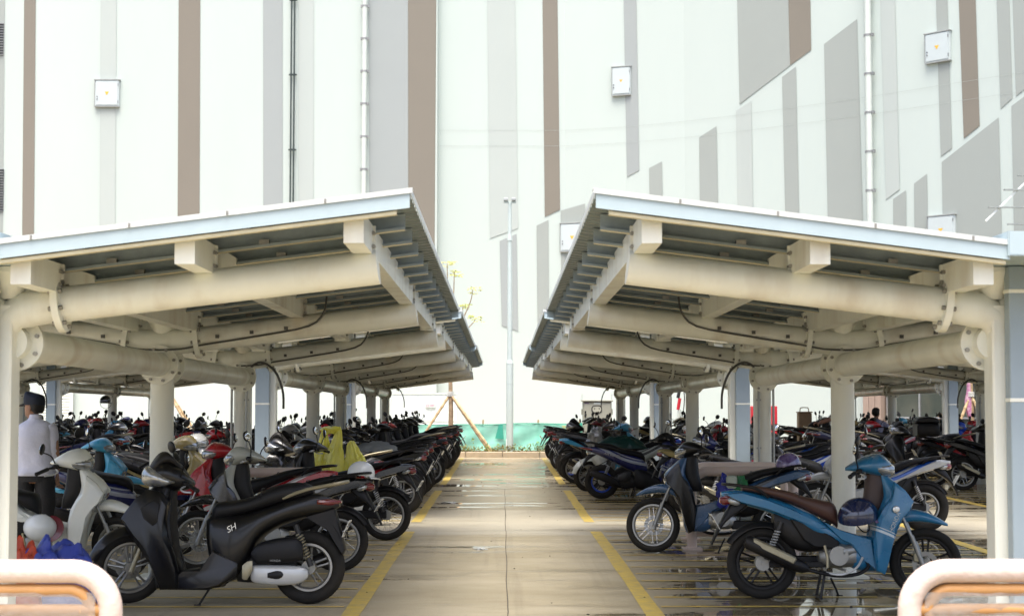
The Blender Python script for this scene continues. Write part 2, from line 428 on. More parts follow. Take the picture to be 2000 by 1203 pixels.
mb.add([(-45, 56, 0), (-45, 75, 0), (-45, 75, H), (-45, 56, H)], [(3, 2, 1, 0)])
mb.add([(-45, 75, 0), (26, 75, 0), (26, 75, H), (-45, 75, H)], [(3, 2, 1, 0)])
mb.add([(x, y, H) for x, y in PLAN]+[(26, 75, H), (-45, 75, H)], [tuple(range(n+2))])
def addpart(mb_, name, m, root, smooth=35):
    o = mb_.build(name, m, None, smooth); o.data.transform(Matrix.Translation(-root.location)); o.parent = root; return o
addpart(mb, 'wall', M_wall, bld, 0)
STRIPES = [ # corners as seen: top-left, top-right, bottom-right, bottom-left
 ('brown', (48,-60),(70.5,-60),(65,650),(42,650)), ('pale', (197,-60),(228,-60),(224,650),(194,650)),
 ('brown', (349.5,-60),(391.5,-60),(389,650),(346,650)), ('cool', (514,-60),(552,-60),(552,650),(514.5,650)),
 ('pale', (583,-60),(613,-60),(612,650),(583,650)), ('cool', (720,-60),(796.5,-60),(797.5,650),(722,650)),
 ('brown', (797,-60),(852,-60),(854,650),(798,650)), ('grey', (-60,-60),(10,-60),(4,650),(-60,650)),
 ('pale', (951,-60),(1005.5,-60),(1012,446),(957,466)), ('cool', (976,471),(1009,457),(1012,647),(980,636)),
 ('brown', (1059,-60),(1088,-60),(1094,410),(1064,424)), ('grey', (1048,441),(1071,430),(1073,650),(1050,650)),
 ('grey', (1095,412),(1143,398),(1145,560),(1096,560)), ('brown', (1158,391),(1200,372),(1200,560),(1158,560)),
 ('cool', (1217,-60),(1242,-60),(1249,333),(1225,346)), ('grey', (1268,329),(1293,316),(1296,440),(1270,440)),
 ('grey', (1366,269),(1400,247),(1404,450),(1368,450)), ('grey', (1439,-60),(1538.5,-60),(1543.5,129),(1445,204)),
 ('brown', (1539,-60),(1582,-60),(1585,98),(1543.7,128.5)), ('pale', (1438,217),(1468,198),(1472,450),(1442,450)),
 ('grey', (1528,151),(1555,131),(1562,450),(1535,450)), ('grey', (1610,87),(1674.5,38),(1688,500),(1619,500)),
 ('pale', (1718,-60),(1747,-60),(1758,370),(1731,390)), ('grey', (1827,-60),(1849,-60),(1860,290),(1838,306)),
 ('brown', (1871,-60),(1904,-60),(1914,246),(1883,271)), ('grey', (1945,-60),(1970,-60),(1978,192),(1955,213)),
 ('grey', (1976,-60),(2060,-60),(2060,130),(1985,188)), ('grey', (1840,317),(1951,230),(1958,490),(1843,490)),
 ('grey', (1976,208),(2060,145),(2060,520),(1982,490)), ('grey', (1786,359),(1811,340),(1813,490),(1787,490)),
 ('grey', (1745,389),(1770,372),(1771,490),(1746,490))]
bys = {}
for c, tl, tr, br, bl in STRIPES:
    b = MB(); nn = 8; vs = []; fs = []
    for i in range(nn+1):
        t = i/nn
        for p, q in ((tl, tr), (bl, br)):
            vs.append(wall_hit(p[0]+(q[0]-p[0])*t, p[1]+(q[1]-p[1])*t, .02)[0])
    for i in range(nn): fs.append((2*i+1, 2*i+3, 2*i+2, 2*i))
    b.add(vs, fs); addpart(b, 'painted_stripe', M_wg[c], bld, 0)
for y0, y1 in ((252, 254.2), (283, 284.4)):
    prev = None; jb = MB()
    for px in list(range(856, 1100, 40))+list(range(1100, 2040, 30)):
        drop = (y0-781)*56.35
        P, nr = wall_hit(px, 400, .03)
        z = CAMH+(781-y0)/3200*56.35
        if prev is not None: jb.add([(prev.x, prev.y, z-.004), (P.x, P.y, z-.004), (P.x, P.y, z+.004), (prev.x, prev.y, z+.004)], [(0, 1, 2, 3)])
        prev = P
    addpart(jb, 'wall_joint', M_wg['joint'], bld, 0)
# entrance: dark glazing and taupe columns low on the right
M_glass = mat('dark_glazing', (.035, .05, .045), .06, var=.5, vscale=.5, col2=(.09, .10, .08), spec=.8)
M_taupe = mat('taupe_column', (.33, .25, .20), .6, var=.05)
M_metal = mat('brushed_steel', (.55, .57, .57), .35, .8, var=.1)
fr = MB()
def panel(mbx, px0, px1, z0, z1, off, th):
    a, n1 = wall_hit(px0, 700, off); b, n2 = wall_hit(px1, 700, off)
    c = a+n1*th; d = b+n1*th
    vs = [(p.x, p.y, z) for z in (z0, z1) for p in (a, b, d, c)]
    mbx.add(vs, [(3, 2, 1, 0), (4, 5, 6, 7), (0, 1, 5, 4), (1, 2, 6, 5), (2, 3, 7, 6), (3, 0, 4, 7)])
for p, q in ((1738, 1800), (1800, 1862), (1862, 1925), (1925, 2030)): gb = MB(); panel(gb, p, q, 0, 3.3, .05, .05); addpart(gb, 'glazing', M_glass, bld, 0)
for p in (1736, 1799, 1861, 1924): panel(fr, p, p+2.5, 0, 3.3, .1, .07)
for z in (1.0, 2.1, 3.28): panel(fr, 1738, 2030, z, z+.05, .1, .06)
for p, wq, of in ((1696, 11, .05), (1709, 11, .05), (1721, 11, .05), (1925, 35, .2)): cb = MB(); panel(cb, p, p+wq, 0, 3.4, of, .3); addpart(cb, 'entrance_column', M_taupe, bld, 0)
addpart(fr, 'glazing_frame', M_metal, bld, 0)
M_inside = mat('shop_poster', (.20, .07, .04), .5, var=.3, vscale=3, col2=(.22, .14, .05))
ps = MB(); panel(ps, 1835, 1852, .7, 1.15, .12, .01); addpart(ps, 'poster', M_inside, bld, 0)
# hatches (electrical boxes) on the wall
M_box = mat('hatch_paint', (.50, .56, .56), .5, var=.02); M_boxedge = mat('hatch_edge', (.36, .38, .37), .6); M_warn = mat('warning_yellow', (.85, .48, .05), .5)
M_lock = mat('lock_metal', (.25, .26, .27), .4, .6)
def hatch(x0, y0, x1, y1, lab):
    c, nr = wall_hit((x0+x1)/2, (y0+y1)/2, 0)
    a, _ = wall_hit(x0, (y0+y1)/2); b, _ = wall_hit(x1, (y0+y1)/2); W = (b-a).length; k = (c.y)/3200; Hh = (y1-y0)*k
    root = empty('wall_hatch', c, lab, 'wall box', 'white wall boxes with a yellow triangle', rz=math.atan2(nr.x, -nr.y))
    m = MB(); m.cbox((0, -.06, 0), (W, .12, Hh), bev=.01); m.build('case', M_box, root)
    m = MB(); m.box((-W/2-.03, -.15, Hh/2), (W/2+.03, .0, Hh/2+.03)); m.box((-W/2-.012, -.13, -Hh/2-.03), (W/2+.012, 0, -Hh/2-.002)); m.box((-W/2-.014, -.13, -Hh/2), (-W/2-.001, 0, Hh/2)); m.build('trim', M_boxedge, root)
    m = MB(); m.cbox((0, -.13, 0), (W*.90, .02, Hh*.92), bev=.004); d = m.build('door', M_box, root)
    s = W*.09; m = MB(); m.add([(-s, -.145, s*.6), (s, -.145, s*.6), (0, -.145, -s*1.1), (-s, -.1405, s*.6), (s, -.1405, s*.6), (0, -.1405, -s*1.1)], [(0, 2, 1), (3, 4, 5), (0, 1, 4, 3), (1, 2, 5, 4), (2, 0, 3, 5)]); m.build('warning_triangle', M_warn, root, 0)
    m = MB(); m.cyl((-W*.40, -.14, -Hh*.14), (-W*.40, -.16, -Hh*.14), .022, 10); m.cyl((-W*.40, -.14, -Hh*.24), (-W*.40, -.16, -Hh*.24), .022, 10); m.build('lock', M_lock, root)
    m = MB(); m.cbox((W*.46, -.135, Hh*.33), (.015, .03, .09)); m.cbox((W*.46, -.135, -Hh*.33), (.015, .03, .09)); m.build('hinge', M_lock, root)
hatch(187, 158, 234, 209, 'white electrical box on the far wall above the left shelter, on a pale grey stripe')
hatch(1197.5, 132, 1232.5, 187, 'white electrical box on the wall above the inner end of the right shelter roof')
hatch(1811, 65, 1858, 122, 'topmost white electrical box, high on the wall left of the taupe stripe at far right')
hatch(1096, 437, 1143, 491, 'white electrical box low on the wall beside the inner edge of the right roof')
hatch(1816, 422, 1868, 478, 'white electrical box mostly hidden behind the right shelter roof')
# pipes on the wall
M_dpipe = mat('dark_green_pipe', (.05, .07, .065), .5, var=.2); M_wpipe = mat('white_pipe', (.57, .62, .58), .45, var=.03)
def wall_pipe(px, yb, r, m, lab, px2=None, step=1.9, nm='wall_pipe', z1=22, clamp=None, cdark=False):
    p, nr = wall_hit(px, 300, .12+r); z0 = wall_hit(px, yb)[0].z
    root = empty(nm, (p.x, p.y, z0), lab, 'pipe', rz=math.atan2(nr.x, -nr.y))
    offs = [0] if px2 is None else [0, (px2-px)*p.y/3200]
    for o in offs:
        t = MB(); t.cyl((o, 0, 0), (o, 0, z1-z0), r, 12); t.build('pipe_run', m, root)
    t = MB(); z = .9
    while z < z1-z0:
        for o in offs:
            t.cyl((o, 0, z-.03), (o, 0, z+.03), r+.012, 12)
            t.cbox((o+r+.03, .05, z), (.05, .12, .09)) if cdark else None
            t.cbox((o-r-.03, .05, z), (.05, .12, .09)) if cdark else None
        if len(offs) > 1: t.cbox((sum(offs)/2, .06, z), (abs(offs[1])+.16, .06, .05))
        z += step
    t.build('pipe_bracket', clamp or m, root)
M_brk = mat('bracket_grey', (.34, .35, .35), .5, .4)
wall_pipe(568.5, 640, .028, M_dpipe, 'pair of thin dark pipes running down the far wall above the left shelter', 574.5, 2.6, clamp=M_dpipe)
wall_pipe(712, 640, .085, M_wpipe, 'white drainpipe with dark brackets beside the wide grey wall stripe on the left', None, 1.13, clamp=M_brk, cdark=True)
wall_pipe(1706, 660, .10, M_wpipe, 'white drainpipe with dark brackets high above the right shelter', None, 1.2, clamp=M_brk, cdark=True)
# louvred vents at the far left
M_vent = mat('vent_grey', (.10, .11, .11), .6)
for y0, y1, lab in ((48, 109, 'upper dark louvred vent at the left end of the far wall'), (331, 414, 'lower dark louvred vent at the left end of the far wall, above the roof')):
    a = wall_hit(8, y0)[0]; b = wall_hit(8, y1)[0]
    root = empty('wall_vent', (a.x-.7, 56, b.z), lab, 'vent', 'louvred vents on the far wall')
    hh = a.z-b.z
    m = MB(); m.box((-.7, -.03, 0), (.7, 0, hh)); m.build('back_plate', M_vent, root)
    m = MB(); k = 0
    while k < hh: m.beam((-.7, -.05, k+.02), (.7, -.05, k+.02), .05, .018); k += .09
    m.build('louvre', M_brk, root)
# white sunshade frame at the right edge
M_shade = mat('white_steel', (.75, .79, .77), .4, var=.02); M_slat = mat('shade_slat', (.30, .33, .32), .5, var=.1)
c, nr = wall_hit(1960, 420)
root = empty('sunshade_frame', (c.x, c.y, 0), 'white frame with dark horizontal bars projecting from the wall at far right', 'sunshade')
for k, (px, py) in enumerate(((1988, 343), (1961, 371), (1931, 405), (1968, 438))):
    a = AT(px, py, 44.0)-root.location; m = MB(); m.beam(a, (a.x+4, a.y, a.z), .10, .035); m.build('shade_bar', M_slat, root)
a = AT(1925, 432, 44.05)-root.location; b = AT(2040, 320, 44.05)-root.location
m = MB(); m.beam(a, b, .04, .05); m.build('shade_rail', M_shade, root)
# white shutter at far left, under the canopies
M_shut = mat('shutter_white', (.66, .70, .64), .55, var=.03)
a = AT(62, 756, 54.5); b = AT(116, 845, 54.5)
root = empty('roller_shutter', (a.x, 55.9, 0), 'pale ribbed roller shutter in the far wall behind the man at left', 'shutter')
m = MB(); k = 0
while k < 2.2: m.cyl((0, -.02, k), (b.x-a.x, -.02, k), .055, 8); k += .095
m.build('shutter_curtain', M_shut, root)
m = MB(); m.box((-.08, -.12, 0), (0, 0, 2.3)); m.box((b.x-a.x, -.12, 0), (b.x-a.x+.08, 0, 2.3)); m.box((-.08, -.14, 2.3), (b.x-a.x+.08, 0, 2.5)); m.build('shutter_frame', M_shade, root)

# ------------------------------------------------------------------ objects at the end of the lane
M_net = mat('green_net', (.17, .58, .43), .7, var=.12, vscale=1.4, mapscale=(1, 1, .4), alpha=.90, col2=(.30, .70, .54)); M_net2 = mat('green_net_fold', (.05, .40, .28), .7, var=.1)
M_bamboo = mat('bamboo', (.50, .36, .19), .6, var=.2, vscale=4, col2=(.36, .25, .13)); M_rope = mat('white_rope', (.7, .7, .65), .8)
M_trunk = mat('bark', (.42, .30, .18), .85, var=.3, vscale=9, bump=.4, bscale=12)
net = empty('net_fence', (0, 47.6, 0), 'sagging green netting fence on bamboo posts across the end of the lane', 'fence')
mb = MB(); xs = [-3.2+.2*k for k in range(0, 29)]
def nettop(x): return .84+.035*abs(math.sin(x*1.3+.4))-.04*(math.sin(x*.9)**2)+.12*max(0, x)/3*.6
rows = 7; vs = []
for j in range(rows+1):
    for x in xs: vs.append((x, .05*math.sin(x*5+j)*(.3+j/rows)+.03*math.sin(x*11), nettop(x)*(1-j/rows)+.1*(j/rows)))
q = len(xs); mb.add(vs, [(j*q+i, (j+1)*q+i, (j+1)*q+i+1, j*q+i+1) for j in range(rows) for i in range(q-1)])
mb.build('netting', M_net, net)
mb = MB(); mb.tube([(x, -.04, nettop(x)) for x in xs], .012, 6); mb.build('top_line', M_net2, net)
for x in (-2.9, -.6, 1.0, 2.2): m = MB(); m.cyl((x, .06, 0), (x+.03, .06, .98), .025, 8); m.build('bamboo_post', M_bamboo, net)
m = MB(); m.add([(-.12, -.1, .82), (.0, -.1, .85), (.03, -.1, .42), (-.22, -.1, .44)], [(3, 2, 1, 0)]); m.add([(1.95, -.1, .86), (2.35, -.1, .9), (2.2, -.1, .45), (1.98, -.1, .5)], [(3, 2, 1, 0)]); m.build('net_fold', M_net2, net)
# trestle half seen in the net
root = empty('trestle', AT(1108, 868, 47.2)*1, 'small pale yellow trestle standing in front of the green net', 'trestle'); root.location.z = 0
for sx in (-1, 1): m = MB(); m.tube([(sx*.22, 0, 0), (sx*.08, .1, .78)], .03, 8); m.build('leg', mat('pale_wood', (.50, .55, .25), .6), root)
m = MB(); m.tube([(-.13, .06, .4), (.13, .06, .4)], .02, 8); m.build('rung', MATS['pale_wood'], root)
m = MB(); m.cbox((0, .1, .79), (.3, .06, .05)); m.build('top_bar', MATS['pale_wood'], root)
# lamp post
M_pole = mat('lamp_post_paint', (.50, .57, .54), .5, var=.04)
p = G(995, 886); root = empty('lamp_post', (p.x, 45.2, 0), 'tall pale grey-green lamp post rising from the planting bed at the end of the lane', 'lamp post')
m = MB(); m.cyl((0, 0, .1), (0, 0, 2.55), .098, 20); m.build('base_section', M_pole, root)
m = MB(); m.cyl((0, 0, 2.55), (0, 0, 2.65), .105, 20, .08); m.cyl((0, 0, 2.0), (0, 0, 2.02), .103, 20); m.build('collar', M_pole, root)
m = MB(); m.tube([(0, 0, 2.65), (0, 0, 4.9), (0, 0, 6.0), (0, 0, 7.0)], [.072, .066, .055, .048], 16); m.build('pole', M_pole, root)
m = MB(); m.cyl((0, 0, 5.95), (0, 0, 6.12), .075, 16, .06); m.build('sleeve', M_pole, root)
m = MB(); m.cbox((0, 0, 7.02), (.34, .06, .05)); m.build('cross_arm', M_pole, root)
for sx in (-1, 1): m = MB(); m.cbox((sx*.11, -.06, 7.09), (.13, .14, .09), bev=.02); m.build('lamp_head', mat('lamp_head_grey', (.45, .48, .47), .4), root)
m = MB(); m.cbox((-.09, -.06, .28), (.03, .03, .4)); m.build('marker_stake', M_shade, root)
# electrical cabinet
M_cab = mat('cabinet_beige', (.31, .31, .25), .45, var=.04)
root = empty('electrical_cabinet', (G(1166, 882).x*46.2/G(1166, 882).y, 46.2, 0), 'beige outdoor electrical cabinet with an oval black-rimmed meter window', 'cabinet')
m = MB(); m.cbox((0, 0, .78), (.80, .5, 1.46), bev=.01); m.build('case', M_cab, root)
m = MB(); m.cbox((0, -.02, 1.53), (.88, .6, .045), bev=.01); m.build('roof_plate', M_cab, root)
m = MB(); m.cbox((0, -.262, .78), (.74, .02, 1.36), bev=.004); d = m.build('door', M_cab, root)
def stadium(w, h, r, n=8): return [(sx*(w/2-r)+r*math.cos(R(a0+90*i/n)), sz*(h/2-r)+r*math.sin(R(a0+90*i/n))) for sx, sz, a0 in ((1,1,0),(-1,1,90),(-1,-1,180),(1,-1,270)) for i in range(n+1)]
M_blk = mat('black_rubber_seal', (.02, .02, .02), .5)
m = MB(); m.prism([(x-.02, z+1.29) for x, z in stadium(.30, .22, .09)], -.285, -.27); m.build('window_seal', M_blk, root)
m = MB(); m.prism([(x-.02, z+1.29) for x, z in stadium(.24, .16, .07)], -.29, -.275); m.build('meter_window', mat('meter_glass', (.42, .42, .34), .15), root)
m = MB(); [m.cyl((x, -.291, 1.31), (x, -.297, 1.31), .018, 10) for x in (-.08, .05)]; m.build('meter_dial', M_blk, root)
m = MB(); m.cbox((-.33, -.285, .62), (.02, .03, .12)); m.build('handle', M_blk, root)
m = MB(); m.cbox((-.30, -.274, 1.46), (.12, .004, .03)); m.build('name_label', mat('label_blue', (.12, .08, .16), .5), root)
m = MB(); m.cbox((0, -.274, 1.455), (.2, .004, .04)); m.build('white_label', M_wpipe, root)
for sx in (-1, 1): m = MB(); m.cbox((sx*.415, 0, 1.22), (.04, .3, .16)); m.build('side_vent', M_cab, root); m = MB(); m.tube([(sx*.42, 0, 1.55), (sx*.42, 0, 1.72)], .008, 6); m.build('lifting_rod', M_metal, root)
# staked saplings
def bamboo(mb_, a, b, r=.04):
    a = Vector(a); b = Vector(b); n = 9; pts = []; rs_ = []
    for k in range(n):
        for dt, s in ((0, 1.18), (.012, .95), (.05, .92), (.095, 1.0)):
            t = (k+dt*10)/n
            if t <= 1: pts.append(a.lerp(b, t)); rs_.append(r*s)
    pts.append(b); rs_.append(r); mb_.tube(pts, rs_, 9)
def sapling(x, y, lab, props, htop=3.3, crown=True, seed=1, tie=1.72):
    r_ = random.Random(seed); root = empty('staked_tree', (x, y, 0), lab, 'tree', 'staked young trees round the yard')
    m = MB(); m.tube([(0, 0, .05), (.02, 0, 1.2), (0, 0, 2.2), (.03, 0, htop)], [.075, .068, .055, .035], 12)
    if crown:
        tips = []
        for dx, dz, c in ((-.10, 2.1, 0), (.10, 1.85, 0), (.62, 1.35, 0), (.70, .55, 0), (.35, .9, 0), (-.3, 1.2, 0)):
            pts = [(.03, 0, htop-.2), (dx*.45, .05, htop+dz*.35-.1), (dx*.9, .1, htop+dz*.75), (dx, .1, htop+dz)]
            m.tube(cr(pts, 3), [.022-.0012*i for i in range(10)], 6); tips.append((dx, .1, htop+dz))
    m.build('trunk', M_trunk, root)
    if crown:
        f = MB()
        for tx, ty, tz in tips:
            for q in range(11):
                a = r_.random()*6.28; rr = r_.uniform(.03, .24); c = Vector((tx+rr*math.cos(a), ty+rr*.7*math.sin(a), tz+r_.uniform(-.12, .08)))
                for k in range(5):
                    b = a+k*1.25; L = r_.uniform(.06, .12); d = Vector((math.cos(b), math.sin(b)*.8, r_.uniform(-.6, .15))).normalized(); s_ = d.orthogonal().normalized()
                    f.add([c, c+d*L*.5+s_*L*.2, c+d*L, c+d*L*.5-s_*L*.2], [(0, 1, 2, 3)])
        f.build('crown', mat('sapling_leaves', (.34, .42, .07), .5, var=.25, vscale=3, col2=(.50, .46, .12)), root, 0)
    for px_, py_ in props:
        m = MB(); bamboo(m, (0, 0, tie), (px_, py_, .08)); m.build('bamboo_prop', M_bamboo, root)
    m = MB(); [m.lathe([(.07, -.012), (.10, -.012), (.10, .012), (.07, .012)], (0, 0, tie-.05+.035*k), 14, 'z') for k in range(4)]; m.build('rope_tie', M_rope, root)
    return root
sapling(-1.47, 46.0, 'young tree with yellow-green leaves held by bamboo props at the end of the lane', ((-1.05, -.3), (1.22, -.9), (1.12, -.2)))
sapling(-9.35, 46.0, 'staked bare trunk seen under the left shelter behind the packed motorbikes', ((1.05, -.4), (1.15, .1)), 2.2, False, 3, 1.75)
sp_ = sapling(12.45, 43.6, 'staked trunk with purple wrapping at the far right behind the motorbikes', ((-.75, -.3), (.6, -.5)), 2.3, False, 4, 1.7)
m = MB(); m.loft([(1.05, -.06, .04, .06), (1.2, -.12, .02, .08), (1.5, -.16, .05, .07), (1.8, -.10, .04, .06), (2.2, -.1, .0, .05)], 'z', 10); o = m.build('wrapping', mat('purple_wrap', (.32, .03, .18), .4, var=.4, vscale=14, col2=(.5, .35, .4)), sp_); o['label'] = 'crumpled purple and pink plastic wrapping'
# white hoarding with a small sign
M_hoard = mat('hoarding_white', (.70, .75, .72), .55, var=.02)
a = AT(766, 770, 50); b = AT(892, 770, 50)
root = empty('site_hoarding', (a.x, 50, 0), 'white panelled hoarding with a small pink sign, behind the staked tree', 'hoarding')
W = b.x-a.x; k = 0; nP = 5
for k in range(nP): m = MB(); m.cbox((W*(k+.5)/nP, 0, .87), (W/nP-.015, .04, 1.7), bev=.006); m.build('panel', M_hoard, root)
m = MB(); m.box((-.02, -.04, 1.72), (W+.02, .05, 1.77)); m.box((-.02, -.035, .90), (W+.02, -.021, .93)); m.build('rail', M_shut, root)
sgx = AT(841, 792, 50).x-a.x; sgz = AT(841, 792, 50).z
m = MB(); m.cbox((sgx, -.06, sgz), (.30, .02, .14), bev=.003); sg = m.build('sign', M_wpipe, root); sg['label'] = 'small white sign with a faint pink ring'
M_pink = mat('faded_pink', (.65, .30, .42), .5)
m = MB(); m.lathe([(.03, -.002), (.042, -.002), (.042, .002), (.03, .002)], (sgx-.09, -.073, sgz), 20, 'y'); m.box((sgx-.01, -.074, sgz+.015), (sgx+.12, -.071, sgz+.03)); m.box((sgx-.01, -.074, sgz-.02), (sgx+.10, -.071, sgz-.008)); m.build('sign_print', M_pink, sg)
# red cabinet and red/white post
M_red = mat('red_cabinet', (.55, .02, .035), .45, var=.05)
a = AT(1466, 793, 46); b = AT(1517, 840, 46); root = empty('fire_hose_cabinet', ((a.x+b.x)/2, 46, 0), 'flat red fire cabinet behind the columns of the right shelter', 'cabinet')
wd = b.x-a.x
m = MB(); m.cbox((0, 0, .7), (wd, .25, 1.36), bev=.01); m.build('case', M_red, root); m = MB(); m.cbox((0, -.13, .7), (wd*.9, .02, 1.25), bev=.004); m.build('door', M_red, root); m = MB(); m.cbox((-wd*.38, -.15, .75), (.02, .03, .1)); m.build('handle', M_lock, root)
a = AT(1324, 752, 44); root = empty('barrier_post', (a.x, 44, 0), 'slim red and white banded post behind the right shelter', 'post')
for k in range(6): m = MB(); m.cyl((0, 0, .05+k*.31), (.012*k, 0, .36+k*.31), .045, 12); m.build('band', (M_red, M_wpipe, M_blk)[(k % 2) if k < 5 else 2], root)
m = MB(); m.tube(cr([(.07, 0, 2.0), (.17, 0, 1.7), (.15, 0, 1.3), (.08, 0, 1.0)], 4), .014, 8); m.build('hose', M_blk, root)
# brown bin with a handle
M_brn = mat('brown_board', (.30, .20, .11), .6, var=.1)
a = AT(1571, 822, 41); root = empty('brown_bin', (a.x, 41, 0), 'brown boxy bin with a wire handle behind the red motorbike on the right', 'bin')
m = MB(); m.cbox((0, 0, .68), (.33, .3, 1.1), bev=.02); m.build('box', M_brn, root); m = MB(); m.cbox((0, 0, 1.245), (.36, .33, .03), bev=.008); m.build('lid', M_brn, root)
m = MB(); m.tube(cr([(-.11, 0, 1.25), (-.10, 0, 1.34), (-.06, 0, 1.36), (.06, 0, 1.36), (.10, 0, 1.34), (.11, 0, 1.25)], 3), .012, 8); m.build('handle', M_brn, root)
m = MB(); [m.cyl((sx*.13, -.1, 0), (sx*.13, -.1, .14), .03, 10) for sx in (-1, 1)]; [m.cyl((sx*.13, .1, 0), (sx*.13, .1, .14), .03, 10) for sx in (-1, 1)]; m.build('foot', M_blk, root)
# ================================================================== THE SHELTERS
M_cream = mat('cream_steel', (.84, .85, .75), .36, var=.05, vscale=3, mapscale=(1, 1, .35), dirt=.42, rvar=.07, dcol=(.42, .31, .18), dmap=(1.6, 1.6, .5))
M_gal = mat('galvanised_purlin', (.34, .40, .41), .42, .3, var=.12, vscale=8)
M_lip = mat('cream_bounce_lit_purlin', (.66, .60, .40), .45, var=.1, vscale=6)  # warm ground bounce on the lower flanges is put into this cream colour
M_roof = mat('roof_sheet', (.16, .20, .20), .45, .3, var=.08, vscale=3)
M_fascia = mat('pale_blue_flashing', (.42, .52, .55), .35, 0, var=.03)
M_flash = mat('white_flashing', (.60, .63, .61), .4, var=.03)
M_dpanel = mat('blue_grey_downpipe', (.30, .37, .41), .4, var=.04)
M_bolt = mat('steel_bolt', (.38, .37, .33), .45, .7, var=.2)
M_cable = mat('dark_conduit', (.10, .10, .09), .5, var=.1)
M_cable2 = mat('grey_conduit', (.42, .44, .43), .4, .3)
GS = -.010                                  # fall of the whole roof away from the lane mouth, per metre
FR = (0, 4.5, 9.0)
Y0R, Y1R = -.77, 9.42
def zz(y): return GS*y
def bolt(mb_, p, ax, r=.013, L=.03):
    p = Vector(p); ax = Vector(ax).normalized(); mb_.cyl(p-ax*L/2, p+ax*L/2, r, 6)
def disc(mb_, c, axis, r, th, n=28):
    c = Vector(c); a = Vector(axis).normalized(); mb_.cyl(c-a*th/2, c+a*th/2, r, n)
def make_shelter(inner, label):
    """origin on the ground under the first frame; inner = -1/+1: side on which the blue downpipe does NOT stand"""
    root = empty('bike_shelter', (0, 0, 0), label, 'shelter', 'butterfly roofed motorbike shelters')
    def B(m_, nm, mt, par=root, sm=35): return m_.build(nm, mt, par, sm)
    for i, y in enumerate(FR):
        z0 = zz(y)
        # post
        m = MB()
        if i == 0:
            m.cbox((-inner*.04, y, 1.02), (.165, .19, 2.06+.6), bev=.012); m.v = [(a, b, max(c, -.25)) for a, b, c in m.v]
            m.v = [(a, b, min(c, 2.12+z0)) for a, b, c in m.v]
        else: m.cyl((0, y, -.25), (0, y, 2.0+z0), .103, 28); m.cbox((0, y, .012), (.36, .36, .02))
        B(m, 'post', M_cream)
        # saddle / cone outlet
        m = MB(); m.cyl((0, y, 2.16+z0), (0, y, 2.32+z0), .06, 20, .15); m.cyl((0, y, 2.32+z0), (0, y, 2.35+z0), .15, 20); B(m, 'gutter_outlet', M_cream)
        for sx in (-1, 1):
            a = (0, y, 2.09+z0); b = (sx*2.24, y, 2.09+.12*2.24+z0)
            m = MB()
            if i == 0: m.tube([(-inner*.04, y, 1.90+z0), (-inner*.035, y, 1.98+z0), (-inner*.02+sx*.03, y, 2.06+z0), (sx*.10, y, 2.095+z0), (sx*.2, y, 2.09+.12*.2+z0), b], [.08, .088, .10, .108, .108, .108], 28)
            else: m.tube([a, b], .108, 28)
            # gusset under each rafter
            for u in (.26, 1.19, 2.13): zc = 2.09+.12*u+z0; m.box((sx*u-.012, y-.035, zc), (sx*u+.012, y+.035, zc+.165))
            bm = B(m, 'cantilever_beam', M_cream)
            m = MB(); fx = .31; d = Vector((sx, 0, .12)).normalized(); c = Vector((sx*fx, y, 2.09+.12*fx+z0))
            disc(m, c, d, .168, .042)
            fl = B(m, 'beam_flange', M_cream, bm)
            m = MB(); up = Vector((0, 0, 1)); sd_ = Vector((0, 1, 0))
            for k in range(8):
                ang = k*math.pi/4+.2; bolt(m, c+(sd_*math.cos(ang)+(up-d*up.dot(d)).normalized()*math.sin(ang))*.138, d, .014, .085)
            B(m, 'flange_bolt', M_bolt, bm)
    # pipe along the posts
    for (ya, yb) in ((FR[0], FR[1]), (FR[1], FR[2])):
        m = MB(); m.tube([(0, ya+.02, 1.90+zz(ya)), (0, yb-.02, 1.90+zz(yb))], .103, 28); pi = B(m, 'tie_pipe', M_cream)
        for y, s in ((ya, 1), (yb, -1)):
            m = MB(); disc(m, (0, y+s*.147, 1.90+zz(y)), (0, 1, 0), .172, .044); B(m, 'pipe_flange', M_cream, pi)
            m = MB()
            for k in range(8): ang = k*math.pi/4+.3; bolt(m, (.142*math.cos(ang), y+s*.15, 1.90+zz(y)+.142*math.sin(ang)), (0, 1, 0), .014, .09)
            B(m, 'flange_bolts', M_bolt, pi)
    # rafters
    for sx in (-1, 1):
        for u in (.26, 1.19, 2.15):
            zt = 2.62-.125*(2.15-u)-.01
            m = MB()
            segs = [(Y0R+.12, .045), (4.45, None), (4.55, None), (Y1R-.1, None)]
            def rbox(ya, yb, w_, zb, zt_):
                x0, x1 = sx*u-w_/2, sx*u+w_/2
                m.add([(x, y, z+zz(y)) for y in (ya, yb) for x, z in ((x0, zb), (x1, zb), (x1, zt_), (x0, zt_))], [(0, 1, 2, 3), (7, 6, 5, 4), (4, 5, 1, 0), (5, 6, 2, 1), (6, 7, 3, 2), (7, 4, 0, 3)])
            rbox(Y0R+.10, 4.49, .115, zt-.175, zt); rbox(4.51, Y1R-.1, .115, zt-.175, zt)
            rf = B(m, 'rafter', M_cream, sm=0)
            m = MB()
            for yy in (Y0R+.75, 4.5, 8.4):
                m.box((sx*u-.075, yy-.012, zt-.20+zz(yy)), (sx*u+.075, yy+.012, zt-.002+zz(yy)))
            B(m, 'splice_plate', M_cream, rf, 0)
            m = MB()
            for yy in (Y0R+.75, 4.5, 8.4):
                for zq in (-.05, -.13):
                    for sq in (-1, 1): bolt(m, (sx*u+sq*.066, yy-.03, zt+zq+zz(yy)), (0, 1, 0), .012, .07)
            B(m, 'splice_bolt', M_bolt, rf)
    # purlins: C sections, open side away from the lane mouth
    ys = []; y = Y0R+.06
    while y < Y1R: ys.append(y); y += .775
